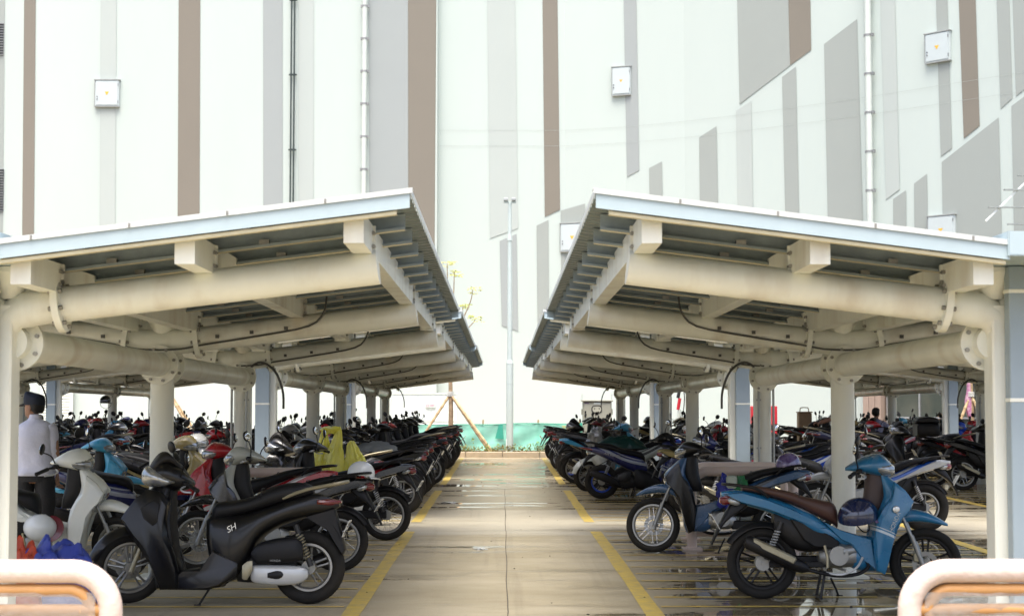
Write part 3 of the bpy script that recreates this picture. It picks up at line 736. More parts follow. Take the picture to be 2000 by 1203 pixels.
    for y in ys:
        for sx in (-1, 1):
            m = MB(); z = lambda u: 2.556-.125*(2.15-u)+zz(y)
            ua, ub = .16, 2.40; hh = .10; t = .004
            def slab(y0, y1, za, zb):
                m.add([(sx*u, yy, z(u)+q) for u in (ua, ub) for yy, q in ((y0, za), (y1, za), (y1, zb), (y0, zb))], [(0, 1, 2, 3), (7, 6, 5, 4), (4, 5, 1, 0), (5, 6, 2, 1), (6, 7, 3, 2), (7, 4, 0, 3)])
            slab(y-.0, y+t, 0, hh); m.mi = 1; slab(y-.055, y-.0005, 0, t); m.mi = 0; slab(y-.055, y-.0005, hh-t, hh); slab(y-.055, y-.051, t+.0005, .02)
            pu = B(m, 'purlin', [M_lip if y == ys[0] else M_gal, M_lip], sm=0)
            m = MB()
            for u in (.26, 1.19): m.box((sx*(u+.35)-.03, y-.049, z(u+.35)+.012), (sx*(u+.35)+.03, y-.006, z(u+.35)+.05))
            B(m, 'cleat', M_bolt, pu, 0)
    # corrugated sheet, two skins, ribs along x
    for sx in (-1, 1):
        m = MB(); prof = []; y = Y0R
        while y < Y1R:
            for dy, dz in ((0, 0), (.09, 0), (.105, .022), (.145, .022), (.16, 0)): prof.append((y+dy, dz))
            y += .1875
        prof.append((Y1R+.02, 0)); ua, ub = .13, 2.47; nn = len(prof)
        zf = lambda u, yy, dz: 2.66-.125*(2.15-u)+zz(yy)+dz
        for dzz in (0, .006):
            m.add([(sx*u, yy, zf(u, yy, dz)+dzz) for u in (ua, ub) for yy, dz in prof], [((k, nn+k, nn+k+1, k+1) if (sx > 0) == (dzz > 0) else (k+1, nn+k+1, nn+k, k)) for k in range(nn-1)])
        m.add([(sx*ub, yy, zf(ub, yy, dz)+q) for q in (0, .006) for yy, dz in prof], [(k, k+1, nn+k+1, nn+k) for k in range(nn-1)])
        rs_ = B(m, 'roof_sheet', M_roof, sm=0)
        # flashings at both short ends and along the high edge
        for ye, s in ((Y0R-.0, -1), (Y1R+.02, 1)):
            m = MB(); f = lambda u: 2.66-.125*(2.15-u)+zz(ye)
            def q_(ua_, ub_, y0, y1, za, zb):
                m.add([(sx*u, yy, f(u)+qq) for u in (ua_, ub_) for yy, qq in ((y0, za), (y1, za), (y1, zb), (y0, zb))], [(0, 1, 2, 3), (7, 6, 5, 4), (4, 5, 1, 0), (5, 6, 2, 1), (6, 7, 3, 2), (7, 4, 0, 3)])
            q_(.14, 2.475, ye+s*.004, ye+s*.010, -.078, .022); fa = B(m, 'end_flashing', M_fascia, sm=0)
            m = MB(); q_(.14, 2.49, ye-s*.10, ye+s*.022, .028, .034); q_(.14, 2.49, ye+s*.016, ye+s*.022, .004, .0275); B(m, 'cap_flashing', M_flash, fa, 0)
            m = MB(); [m.box((sx*u-.006, ye+s*.0225-.004, f(u)+.006), (sx*u+.006, ye+s*.0225+.004, f(u)+.03)) for u in (.35, .9, 1.45, 2.0)]; B(m, 'flashing_screw', M_bolt, fa)
        m = MB(); m.add([(sx*2.478+sx*d, yy, 2.66+.125*.33+zz(yy)+q) for yy in (Y0R, Y1R) for d, q in ((0, -.008), (.005, -.008), (.005, .036), (0, .036))], [(0, 1, 2, 3), (7, 6, 5, 4), (4, 5, 1, 0), (5, 6, 2, 1), (6, 7, 3, 2), (7, 4, 0, 3)])
        B(m, 'edge_trim', M_flash, sm=0)
    # valley gutter
    m = MB()
    for (xa, xb, za, zb) in ((-.15, .15, 2.352, 2.358), (-.156, -.15, 2.352, 2.49), (.15, .156, 2.352, 2.49)):
        m.add([(x, yy, z+zz(yy)) for yy in (Y0R-.03, Y1R+.03) for x, z in ((xa, za), (xb, za), (xb, zb), (xa, zb))], [(0, 1, 2, 3), (7, 6, 5, 4), (4, 5, 1, 0), (5, 6, 2, 1), (6, 7, 3, 2), (7, 4, 0, 3)])
    for yy in (Y0R-.03, Y1R+.03): m.box((-.149, yy-.003, 2.359+zz(yy)), (.149, yy+.003, 2.49+zz(yy)))
    B(m, 'valley_gutter', M_fascia, sm=0)
    # blue-grey downpipe casing with bands in front of the first post
    ox = -inner*.115
    m = MB(); m.cbox((ox, -.165, 1.14), (.18, .10, 2.42), bev=.006); dp = B(m, 'downpipe', M_dpanel)
    m = MB()
    for z in (.42, 1.55, 2.2): m.cbox((ox, -.165, z), (.187, .107, .022), bev=.002)
    B(m, 'pipe_band', M_cream, dp)
    # electric conduits and loose loops
    for i, y in enumerate(FR):
        z0 = zz(y)
        if i == 2:
            m = MB(); x0 = -inner*.14 if i == 0 else inner*.06
            yy = y-.13 if i else y-.05
            m.tube([(x0, yy, .5), (x0, yy, 1.98+z0)], .014, 8)
            if i == 2: m.tube([(-x0*1.9, yy+.03, .4), (-x0*1.9, yy+.03, 1.95+z0)], .014, 8)
            for z in (1.0, 1.55): m.cbox((x0, yy+.01, z), (.05, .03, .02))
            B(m, 'conduit', M_cable2)
            m = MB(); q = inner
            m.tube(cr([(x0, yy, 1.75), (x0+q*.03, yy-.02, 1.9), (x0-inner*0+q*.17, yy-.05, 1.98), (x0+q*.33, yy-.06, 1.88), (x0+q*.42, yy-.05, 1.66), (x0+q*.43, yy-.04, 1.45)], 5), .014, 8)
            B(m, 'loose_cable', M_cable)
        if i == 0: continue
        m = MB()
        for sx in ((-1, 1) if i == 1 else (inner,)):
            P = [(sx*1.35, y+.0, 2.09+.12*1.35+z0-.0), ]
            pts = [(sx*1.45, y-.06, 2.50+z0), (sx*1.43, y-.12, 2.36+z0), (sx*1.3, y-.12, 2.24+z0), (sx*.9, y-.118, 2.16+z0), (sx*.4, y-.125, 2.08+z0), (sx*.2, y-.17, 2.04+z0), (0, y-.17, 2.03+z0)]
            m.tube(cr(pts, 3), .009, 7)
            for u in (.5, .8, 1.1): m.cbox((sx*u, y-.122, 2.09+.12*u+z0-.0), (.03, .025, .03))
        B(m, 'beam_cable', M_cable)
    # a slim lamp under the roof beside the middle frame
    m = MB(); m.cbox((inner*.9, 2.2, 2.36), (.09, 1.2, .05), bev=.01); m.tube([(inner*.9, 2.2, 2.38), (inner*.9, 2.2, 2.47)], .01, 6); B(m, 'lamp_batten', M_flash)
    return root
ROWX = 3.0
SH_Y = (9.97, 21.47, 32.97); SH_Z = (0, -.05, -.09)
shL = make_shelter(1, 'nearest shelter on the left of the lane, its cream roof beams reaching over the black scooter')
shR = make_shelter(-1, 'nearest shelter on the right of the lane, its cream roof beams reaching over the blue motorbike')
def place(root, k, x, first, lab):
    o = root if first else copy_tree(root)
    o.location = (x, SH_Y[k], SH_Z[k]); o['label'] = lab; return o
for sgn, proto in ((-1, shL), (1, shR)):
    side = 'left' if sgn < 0 else 'right'
    place(proto, 0, sgn*ROWX, True, f'nearest shelter on the {side} of the lane, the largest roof on that side')
    place(proto, 1, sgn*ROWX, False, f'middle one of the three shelters in line on the {side} of the lane')
    place(proto, 2, sgn*ROWX, False, f'farthest of the three shelters in line on the {side} of the lane')
    place(proto, 1, sgn*8.9, False, f'middle shelter of the outer line on the {side}, seen beyond the near posts')
    place(proto, 2, sgn*8.9, False, f'farthest shelter of the outer line on the {side}, seen beyond the near posts')
# ------------------------------------------------------------------ guard rails round the posts
M_wrap = mat('pink_wrapped_rail', (.68, .53, .45), .4, coat=.2, var=.10, vscale=5, bump=.35, bscale=22, col2=(.66, .55, .47))
M_or = mat('orange_rail', (.50, .25, .08), .6, coat=.1, var=.06)
M_film = mat('cloudy_plastic_film', (.5, .5, .46), .3, var=.1, vscale=18, bump=.6, bscale=25, alpha=.38)
def guard(x, y, lab, film=True, Hh=.80):
    root = empty('guard_rail', (x, y, 0), lab, 'guard rail', 'pink wrapped hoop barriers before the shelter posts')
    W, r = .53, .052
    def hoop(w, h, rad, rr, z0=-.05):
        P = [(-w, 0, z0), (-w, 0, h-rad)]
        P += [(-w+rad-rad*math.cos(R(a)), 0, h-rad+rad*math.sin(R(a))) for a in range(10, 90, 10)]
        P += [(-w+rad, 0, h), (0, 0, h), (w-rad, 0, h)]
        P += [(w-rad+rad*math.sin(R(a)), 0, h-rad+rad*math.cos(R(a))) for a in range(10, 90, 10)]
        P += [(w, 0, h-rad), (w, 0, z0)]; return P
    m = MB(); m.tube(hoop(W, Hh, .17, r), r, 18); m.build('hoop', M_wrap, root)
    if film: m = MB(); m.tube(hoop(W-.082, Hh-.082, .10, .028, .3), .028, 12); m.build('inner_hoop', M_or, root)
    for zc in ((.63, .16) if film else (.16,)): m = MB(); m.tube([(-W, 0, zc), (W, 0, zc)], .028, 12); m.build('cross_bar', M_or if film else M_wrap, root)
    for sx in (-1, 1): m = MB(); m.cbox((sx*W, 0, .01), (.2, .2, .02)); m.build('foot_plate', M_wrap, root)
    if film:
        m = MB(); nx, nz = 14, 6; vs = []
        for j in range(nz+1):
            for i in range(nx+1): vs.append((-W+.06+(2*W-.12)*i/nx, -.03+.025*noise.noise(Vector((i*.7, j*.9, x))), .45+(Hh-.54)*j/nz))
        m.add(vs, [(j*(nx+1)+i, j*(nx+1)+i+1, (j+1)*(nx+1)+i+1, (j+1)*(nx+1)+i) for j in range(nz) for i in range(nx)]); m.build('plastic_film', M_film, root)
    return root
guard(-2.25, 7.26, 'pink wrapped hoop barrier at the bottom left corner, in front of the black scooter')
guard(2.32, 7.26, 'pink wrapped hoop barrier at the bottom right corner, in front of the blue motorbike')
guard(-2.38, 17.1, 'pink hoop barrier between the left shelter posts, behind the bike with the white helmet', False, .80)
guard(2.50, 17.15, 'nearer of the two pink hoop barriers between the right shelter posts', False, .81)
guard(2.62, 18.35, 'farther of the two pink hoop barriers between the right shelter posts', False, .81)
# ================================================================== THE MOTORBIKES
P_rub = mat('tyre_rubber', (.018, .017, .015), .75, spec=.25, var=.2, vscale=14, dirt=.35)
P_blk = mat('black_plastic', (.009, .009, .010), .45, spec=.3, var=.15, dirt=.25, rvar=.1)
P_seat = mat('black_vinyl', (.007, .007, .008), .5, spec=.3, var=.1, bump=.06, bscale=150)
P_seatb = mat('brown_vinyl', (.085, .038, .026), .5, var=.1, bump=.06, bscale=150)
P_chr = mat('chrome', (.62, .62, .60), .16, 1, var=.05); P_alu = mat('cast_alloy', (.36, .36, .34), .38, .75, var=.12, dirt=.2)
P_dark = mat('engine_dark', (.05, .05, .05), .5, .5, var=.25, dirt=.4); P_sil = mat('silver_plastic', (.55, .56, .55), .3, .3, var=.05)
P_lens = mat('clear_lens', (.50, .52, .52), .07, .6, coat=1, var=.38, vscale=11); P_redl = mat('red_lens', (.16, .008, .010), .12, coat=1, var=.1)
P_org = mat('amber_lens', (.7, .25, .03), .15, coat=1); P_plate = mat('number_plate', (.70, .72, .70), .4, var=.04, vscale=20); P_ink = mat('dark_print', (.03, .03, .04), .6)
P_mir = mat('mirror_glass', (.85, .87, .88), .03, 1, var=0)
P_gold = mat('dull_gold_metal', (.42, .38, .26), .4, .6, var=.15)
P_brn = mat('brown_plastic', (.06, .035, .028), .5, var=.1)
PAINT = {
 'glossy black': paint2('paint_black', (.006, .006, .0065), (.10, .10, .10)), 'plain black': mat('paint_plain_black', (.005, .005, .0055), .33, coat=.22, spec=.35, var=.1, dirt=.06, rvar=.08),
 'dark blue': paint2('paint_dark_blue', (.010, .016, .10), (.30, .32, .36)), 'teal blue': paint2('paint_teal', (.018, .17, .34), (.55, .62, .66), .38, .60, .010),
 'steel blue': paint2('paint_steel_blue', (.035, .095, .20), (.02, .03, .05)), 'bright blue': paint2('paint_bright_blue', (.015, .07, .45), (.6, .62, .62)),
 'light blue': paint2('paint_light_blue', (.06, .34, .55), (.02, .02, .03)), 'red': paint2('paint_red', (.42, .010, .018), (.55, .53, .50)), 'dark red': paint2('paint_dark_red', (.20, .008, .014), (.02, .02, .02)),
 'white': paint2('paint_white', (.62, .66, .62), (.08, .08, .08)), 'pale grey': mat('paint_pale_grey', (.50, .52, .47), .3, coat=.5, var=.05, dirt=.12), 'silver': paint2('paint_silver', (.42, .43, .42), (.015, .10, .45)),
 'black and red': paint2('paint_black_red', (.012, .012, .013), (.42, .012, .02), .35, .58, .035), 'black and white': paint2('paint_black_white', (.012, .012, .013), (.58, .58, .56), .35, .58, .022),
 'grey': mat('paint_grey', (.14, .15, .15), .3, coat=.5, var=.06, dirt=.15), 'gold': paint2('paint_gold', (.38, .30, .12), (.02, .02, .02)),
 'black and blue': paint2('paint_black_blue', (.010, .012, .016), (.02, .09, .40), .35, .58, .03), 'off white': mat('paint_off_white', (.78, .80, .74), .32, coat=.5, var=.04, dirt=.1)}
class Tpl:
    """list of parts: name, mesh, material key, steers?, parent index, detail level (1 = only near bikes)"""
    def __init__(s, pivot, rake): s.p = []; s.pivot = Vector(pivot); s.axis = Vector((-math.sin(R(rake)), 0, math.cos(R(rake))))
    def add(s, name, mb_, mt, steer=False, parent=None, lod=0, smooth=40):
        s.p.append((name, mb_.mesh(name, mt if not isinstance(mt, str) else P_blk, smooth), mt if isinstance(mt, str) else None, steer, parent, lod)); return len(s.p)-1
def plate_panel(mb_, pts, y, th=.012, bev=.010, both=True):
    """crisp moulded panel: outline in x,z, bevelled outer face, on one or both flanks"""
    cx = sum(p[0] for p in pts)/len(pts); cz = sum(p[1] for p in pts)/len(pts); n = len(pts)
    def ins(p, d):
        v = Vector((cx-p[0], cz-p[1])); L = v.length; return (p[0]+v.x/L*d, p[1]+v.y/L*d)
    q = [ins(p, bev*1.3) for p in pts]
    for s_ in ((1, -1) if both else (1,)):
        vs = [(p[0], s_*(y-th), p[1]) for p in pts]+[(p[0], s_*y, p[1]) for p in pts]+[(p[0], s_*(y+bev), p[1]) for p in q]
        fs = [(k+a*n, k+(a+1)*n, (k+1) % n+(a+1)*n, (k+1) % n+a*n) for a in (0, 1) for k in range(n)]+[tuple(2*n+k for k in range(n))[::-1], tuple(range(n))]
        if s_ < 0: fs = [f[::-1] for f in fs]
        mb_.add(vs, fs)
def UB(*p): return [((a-735)/705.2, (1095-b)/705.2) for a, b in p]
def SC(*p): return [(1.665-a/725.7, 1.476-b/725.7) for a, b in p]
def wheel(T, x, z, rr, tw, kind, steer, disc_=True, hub=.045):
    m = MB(); ri = rr-tw*1.02; n = 44
    prof = [(ri+(rr-ri)*(.5-.5*math.cos(R(a)))*1.0, tw*.5*math.sin(R(a))*(1 if a else 1)) for a in (8, 35, 70, 105, 135, 158, 180, 202, 225, 255, 290, 325, 352)]
    m.lathe(prof, (x, 0, z), n)
    ty = T.add('wheel', m, P_rub, steer)
    m = MB(); w_ = tw*.30
    m.lathe([(ri+.006, -w_), (ri+.006, -w_+.006), (ri-.012, -w_*.5), (ri-.012, w_*.5), (ri+.006, w_-.006), (ri+.006, w_), (ri-.010, w_), (ri-.022, w_*.4), (ri-.022, -w_*.4), (ri-.010, -w_)], (x, 0, z), n)
    T.add('rim', m, PAINT['bright blue'] if kind == 'bluecast' else P_blk if kind == 'darkcast' else P_alu, steer, ty)
    m = MB()
    if kind == 'wire':
        for k in range(28):
            a = 2*math.pi*k/28; b = a+(.42 if k % 2 else -.42); s = 1 if (k//2) % 2 else -1
            m.tube([(x+hub*math.cos(b), s*.022, z+hub*math.sin(b)), (x+(ri-.015)*math.cos(a), 0, z+(ri-.015)*math.sin(a))], .0017, 4, False)
    else:
        for k in range(5):
            for d in (-.13, .13):
                a = 2*math.pi*k/5+.3
                p0 = Vector((x+hub*math.cos(a+d*2.2), 0, z+hub*math.sin(a+d*2.2))); p1 = Vector((x+(ri-.012)*math.cos(a+d), 0, z+(ri-.012)*math.sin(a+d)))
                m.tube([p0, p0.lerp(p1, .5), p1], [.011, .008, .010], 6)
    T.add('spokes', m, P_chr if kind == 'wire' else P_alu if kind == 'cast' else P_blk, steer, ty)
    m = MB(); m.cyl((x, -.045, z), (x, .045, z), hub*.9, 18); m.cyl((x, -.065, z), (x, .065, z), .012, 10); T.add('hub', m, P_alu, steer, ty)
    if disc_:
        m = MB(); m.lathe([(.062, -.002), (.10, -.002), (.10, .002), (.062, .002)], (x, -.052, z), 30)
        for k in range(6): a = k*1.047; m.beam((x+.03*math.cos(a), -.052, z+.03*math.sin(a)), (x+.07*math.cos(a+.3), -.052, z+.07*math.sin(a+.3)), .004, .012)
        d_ = T.add('brake_disc', m, P_alu, steer, ty, 1)
        m = MB(); m.cbox((x-.085*math.cos(.7), -.055, z+.085*math.sin(.7)), (.055, .035, .075), Matrix.Identity(4), .008); T.add('brake_caliper', m, P_gold, steer, None, 1)
def spring(T, a, b, y, r=.024, mt=None):
    a = Vector((a[0], y, a[1])); b = Vector((b[0], y, b[1])); m = MB(); n = 60; d = (b-a).normalized(); u = Vector((0, 1, 0)); v = d.cross(u)
    m.tube([a.lerp(b, .22+.6*k/n)+(u*math.cos(k*.9)+v*math.sin(k*.9))*r for k in range(n+1)], .0055, 5)
    i = T.add('shock_absorber', m, mt or P_chr, False, None, 1)
    m = MB(); m.cyl(a, b, .011, 8); m.cyl(a, a.lerp(b, .22), .022, 10); m.cyl(a.lerp(b, .82), b, .022, 10); T.add('damper', m, P_dark, False, i, 1)
def mirrors(T, x, z, up=.19, spread=.30, r=(.018, .062, .048)):
    for s in (-1, 1):
        m = MB(); m.tube(cr([(x, s*.14, z), (x-.01, s*.17, z+up*.5), (x-.015, s*spread*.82, z+up*.85), (x-.02, s*spread, z+up)], 3), .0055, 6)
        Mx = Matrix.Rotation(R(-14)*s, 4, 'Z') @ Matrix.Rotation(R(8), 4, 'Y')
        m.ball((x-.01, s*(spread+.015), z+up+.035), r, 16, 10, Mx)
        i = T.add('mirror', m, P_blk, True)
        m = MB(); m.ball((x-.018, s*(spread+.015), z+up+.035), (.013, r[1]*.88, r[2]*.88), 16, 8, Mx); T.add('mirror_glass', m, P_mir, True, i, 1)
def bars(T, x, z, back=.09, half=.33, lev=True):
    m = MB()
    m.tube(cr([(x-back, -half, z-.01), (x-back*.6, -half*.6, z), (x, -.06, z-.02), (x, .06, z-.02), (x-back*.6, half*.6, z), (x-back, half, z-.01)], 3), .011, 8)
    i = T.add('handlebar', m, P_dark, True)
    for s in (-1, 1):
        m = MB(); a = Vector((x-back*.72, s*half*.66, z-.003)); b = Vector((x-back*1.04, s*(half+.03), z-.012)); m.tube([a, a.lerp(b, .15), a.lerp(b, .9), b, b+(b-a)*.05], [.017, .0165, .0165, .019, .013], 10); T.add('grip', m, P_blk, True, i)
        if lev: m = MB(); m.tube(cr([(x-.01, s*.17, z-.01), (x+.03, s*.20, z-.025), (x+.02, s*.27, z-.035), (x-.02, s*.335, z-.03)], 3), [.007]*9+[.009], 6); T.add('brake_lever', m, P_sil, True, i, 1)
        m = MB(); m.cbox((x-.02*1, s*.155, z+.005), (.05, .05, .04), None, .01); T.add('switch_pod', m, P_blk, True, i, 1)
def plate(T, x, z, ang):
    Mx = Matrix.Translation((x, 0, z)) @ Matrix.Rotation(R(ang), 4, 'Y')
    m = MB(); m.cbox((0, 0, 0), (.004, .19, .14), Mx, .001); i = T.add('number_plate', m, P_plate)
    m = MB(); rr = random.Random(5)
    for zc in (.032, -.030):
        y = -.07
        while y < .065:
            for q in range(2): m.cbox((-.0031, y+.006, zc+rr.choice((-.017, 0, .017))), (.001, .014, .005), Mx)
            m.cbox((-.0031, y+rr.choice((0, .012)), zc), (.001, .004, .036), Mx); y += .026
    T.add('plate_print', m, P_ink, False, i, 1)
def stand(T, x, y=.1):
    m = MB(); m.tube([(x, y, .15), (x+.05, y+.06, .06), (x+.075, y+.105, .008)], .009, 6); m.cbox((x+.085, y+.115, .008), (.05, .03, .008)); T.add('side_stand', m, P_blk)
def grabrail(T, pts, mt, r=.011):
    m = MB(); m.tube(cr([(x, y, z) for x, y, z in pts]+[(x, -y, z) for x, y, z in reversed(pts)], 3), r, 8); T.add('grab_rail', m, mt)

def tpl_scooter():
    """tall flat-floor scooter"""
    T = Tpl((.47, 0, .80), 24); xf, xr, zw = .68, -.69, .277
    wheel(T, xf, zw, .277, .085, 'cast', True); wheel(T, xr, zw, .277, .10, 'cast', False, False, .06)
    m = MB(); m.fender((xf, zw), .318, 14, 150, .075, .007, .05); T.add('front_fender', m, 'paint', True)
    for s in (-1, 1): m = MB(); m.cyl((xf+.0, s*.068, zw-.02), (xf-.11, s*.068, .54), .019, 12); m.cyl((xf-.07, s*.068, .46), (xf-.14, s*.062, .62), .016, 10); T.add('fork_leg', m, P_gold, True)
    m = MB(); m.loft([(.119, .26, .41, .10), (.236, .255, .452, .14), (.374, .30, .53, .16), (.511, .34, .61, .18), (.63, .355, .69, .18), (.718, .36, .68, .16), (.815, .352, .585, .12), (.90, .345, .50, .075)], 'z', 24, 3, 2.3); T.add('leg_shield', m, 'paint')
    m = MB(); m.loft([(.36, .30, .34, .10), (.50, .32, .385, .15), (.62, .335, .405, .15), (.74, .335, .40, .12), (.86, .33, .38, .07)], 'z', 16, 2); T.add('inner_panel', m, P_blk)
    m = MB(); plate_panel(m, SC((905,455),(830,440),(765,495),(715,560),(690,600),(735,680),(795,765),(850,840),(885,925),(912,985),(1010,985),(1012,900),(985,800),(948,700),(940,600),(952,510)), .175, .05, .03); T.add('leg_shield_wing', m, 'paint')
    m = MB(); plate_panel(m, SC((908,985),(905,935),(1000,905),(1020,885),(1130,872),(1165,820),(1200,770),(1330,840),(1330,905),(1240,965),(1170,988)), .158, .05, .014); T.add('floor_skirt', m, 'paint')
    m = MB(); plate_panel(m, SC((800,545),(870,500),(905,520),(895,620),(870,640),(820,600)), .208, .006, .004); T.add('shield_inset', m, P_blk, False, None, 1)
    m = MB(); m.loft([(.60, .56, .62, .07), (.65, .60, .722, .11), (.70, .62, .700, .10), (.74, .60, .66, .06)], 'z', 14, 2); T.add('front_garnish', m, P_chr, False, None, 1)
    # handlebar cowl with short screen
    m = MB(); m.loft([(.575, .93, 1.0, .03), (.535, .915, 1.03, .085), (.47, .89, 1.09, .125), (.40, .865, 1.085, .145), (.33, .855, 1.045, .15), (.26, .865, .985, .13), (.20, .895, .93, .06)], 'x', 24, 3, 2.3); c_ = T.add('handlebar_cowl', m, 'paint', True)
    m = MB(); m.loft([(.545, 1.00, 1.04, .03), (.50, 1.03, 1.105, .075), (.455, 1.06, 1.15, .075), (.40, 1.07, 1.15, .08), (.34, 1.03, 1.09, .07), (.30, 1.01, 1.05, .04)], 'x', 18, 3); T.add('wind_screen', m, P_blk, True, c_)
    m = MB(); m.loft([(.598, .93, 1.0, .03), (.565, .90, 1.045, .09), (.50, .89, 1.04, .135), (.44, .90, 1.0, .153), (.375, .93, .96, .155)], 'x', 20, 3, 2.2); T.add('headlight', m, P_lens, True)
    bars(T, .31, .925, .06, .34); mirrors(T, .33, .98, .13)
    # floor and body
    m = MB(); m.loft([(.46, .118, .20, .09), (.36, .115, .235, .15), (.20, .115, .27, .165), (.06, .12, .28, .17), (-.04, .13, .28, .16)], 'x', 20, 2, 4); T.add('floorboard', m, P_blk)
    m = MB()
    m.loft([(.085, .46, .655, .085), (.05, .30, .68, .13), (-.02, .20, .70, .155), (-.10, .17, .70, .17), (-.17, .22, .70, .175), (-.245, .34, .715, .178), (-.33, .49, .73, .18), (-.47, .585, .775, .175), (-.61, .635, .82, .155), (-.746, .67, .84, .12), (-.86, .70, .80, .07), (-.92, .735, .765, .03)], 'x', 26, 3, 2.7); T.add('body', m, 'paint')
    m = MB(); m.loft([(.045, .60, .735, .08), (.0, .63, .772, .125), (-.126, .66, .785, .145), (-.264, .69, .815, .15), (-.40, .73, .885, .155), (-.54, .77, .918, .15), (-.66, .80, .915, .125), (-.72, .83, .885, .07)], 'x', 24, 3, 2.8); st = T.add('seat', m, 'seat')
    m = MB(); m.tube([(-.33+.01*math.sin(k), .157*math.cos(R(k*12)), .80+.07*math.sin(R(k*12))) for k in range(0, 1)]+[(-.34, .15, .78), (-.335, .13, .868), (-.335, 0, .876), (-.335, -.13, .868), (-.34, -.15, .78)], .004, 5); T.add('seat_seam', m, P_blk, False, st, 1)
    grabrail(T, [(-.50, .135, .80), (-.68, .15, .865), (-.88, .13, .905), (-.97, .06, .925)], P_gold, .013)
    m = MB(); m.loft([(-.76, .74, .80, .125), (-.84, .735, .80, .10), (-.90, .75, .79, .06), (-.935, .76, .785, .03)], 'x', 16, 2); T.add('tail_light', m, P_redl)
    m = MB(); m.loft([(.40, -.97, -.955, .05), (.46, -.955, -.93, .075), (.56, -.93, -.885, .08), (.66, -.89, -.78, .075), (.72, -.86, -.66, .07)], 'z', 14, 3, 3); T.add('rear_fender', m, P_blk)
    m = MB(); plate_panel(m, SC((1690,590),(1850,545),(1868,600),(1912,775),(1900,800),(1856,735),(1808,662),(1740,622)), .068, .13, .008, False); T.add('mudguard_side', m, P_blk)
    plate(T, -.975, .57, -24)
    # engine, exhaust side and drive side
    m = MB(); m.loft([(-.15, .17, .33, .07), (-.28, .16, .40, .10), (-.45, .18, .38, .10), (-.60, .22, .34, .05)], 'x', 14, 2); T.add('engine', m, P_dark)
    m = MB(); m.loft([(-.27, .19, .29, .02, .135), (-.31, .165, .30, .035, .14), (-.45, .15, .30, .04, .145), (-.60, .155, .295, .04, .145), (-.67, .18, .28, .03, .14), (-.70, .21, .26, .01, .14)], 'x', 18, 3, 3.2); T.add('drive_cover', m, P_sil)
    m = MB(); m.loft([(-.40, .20, .25, .046, .143), (-.46, .185, .27, .048, .145), (-.50, .19, .27, .046, .145), (-.52, .21, .25, .044, .143)], 'x', 14, 2, 3); T.add('drive_cover_inset', m, P_blk, False, None, 1)
    m = MB(); m.loft([(-.27, .36, .40, .03, .13), (-.32, .30, .46, .055, .135), (-.45, .31, .50, .065, .14), (-.60, .32, .505, .06, .14), (-.66, .34, .46, .03, .135)], 'x', 18, 2, 3.5); T.add('air_box', m, P_blk)
    m = MB(); m.tube(cr([(-.2, -.09, .2), (-.35, -.13, .16), (-.50, -.15, .22)], 4), .018, 10); m.tube([(-.46, -.15, .21), (-.50, -.155, .225), (-.85, -.165, .36), (-.88, -.165, .37)], [.03, .052, .055, .035], 16); ex = T.add('exhaust', m, P_blk)
    m = MB(); m.loft([(-.56, .21, .30, .012, -.212), (-.70, .25, .36, .014, -.218), (-.82, .31, .39, .01, -.216)], 'x', 12, 2); T.add('heat_shield', m, P_sil, False, ex, 1)
    for s in (1,): spring(T, (-.60, .60), (-.72, .29), s*.125, .025, P_gold)
    stand(T, .03)
    m = MB(); m.loft([(-.21, .20, .30, .012, .178), (-.245, .19, .33, .014, .180), (-.285, .26, .335, .01, .176)], 'x', 10, 2, 3); T.add('foot_peg', m, P_gold, False, None, 1)
    m = MB(); m.cbox((.585, .11, .80), (.05, .05, .03)); T.marks = []
    return T
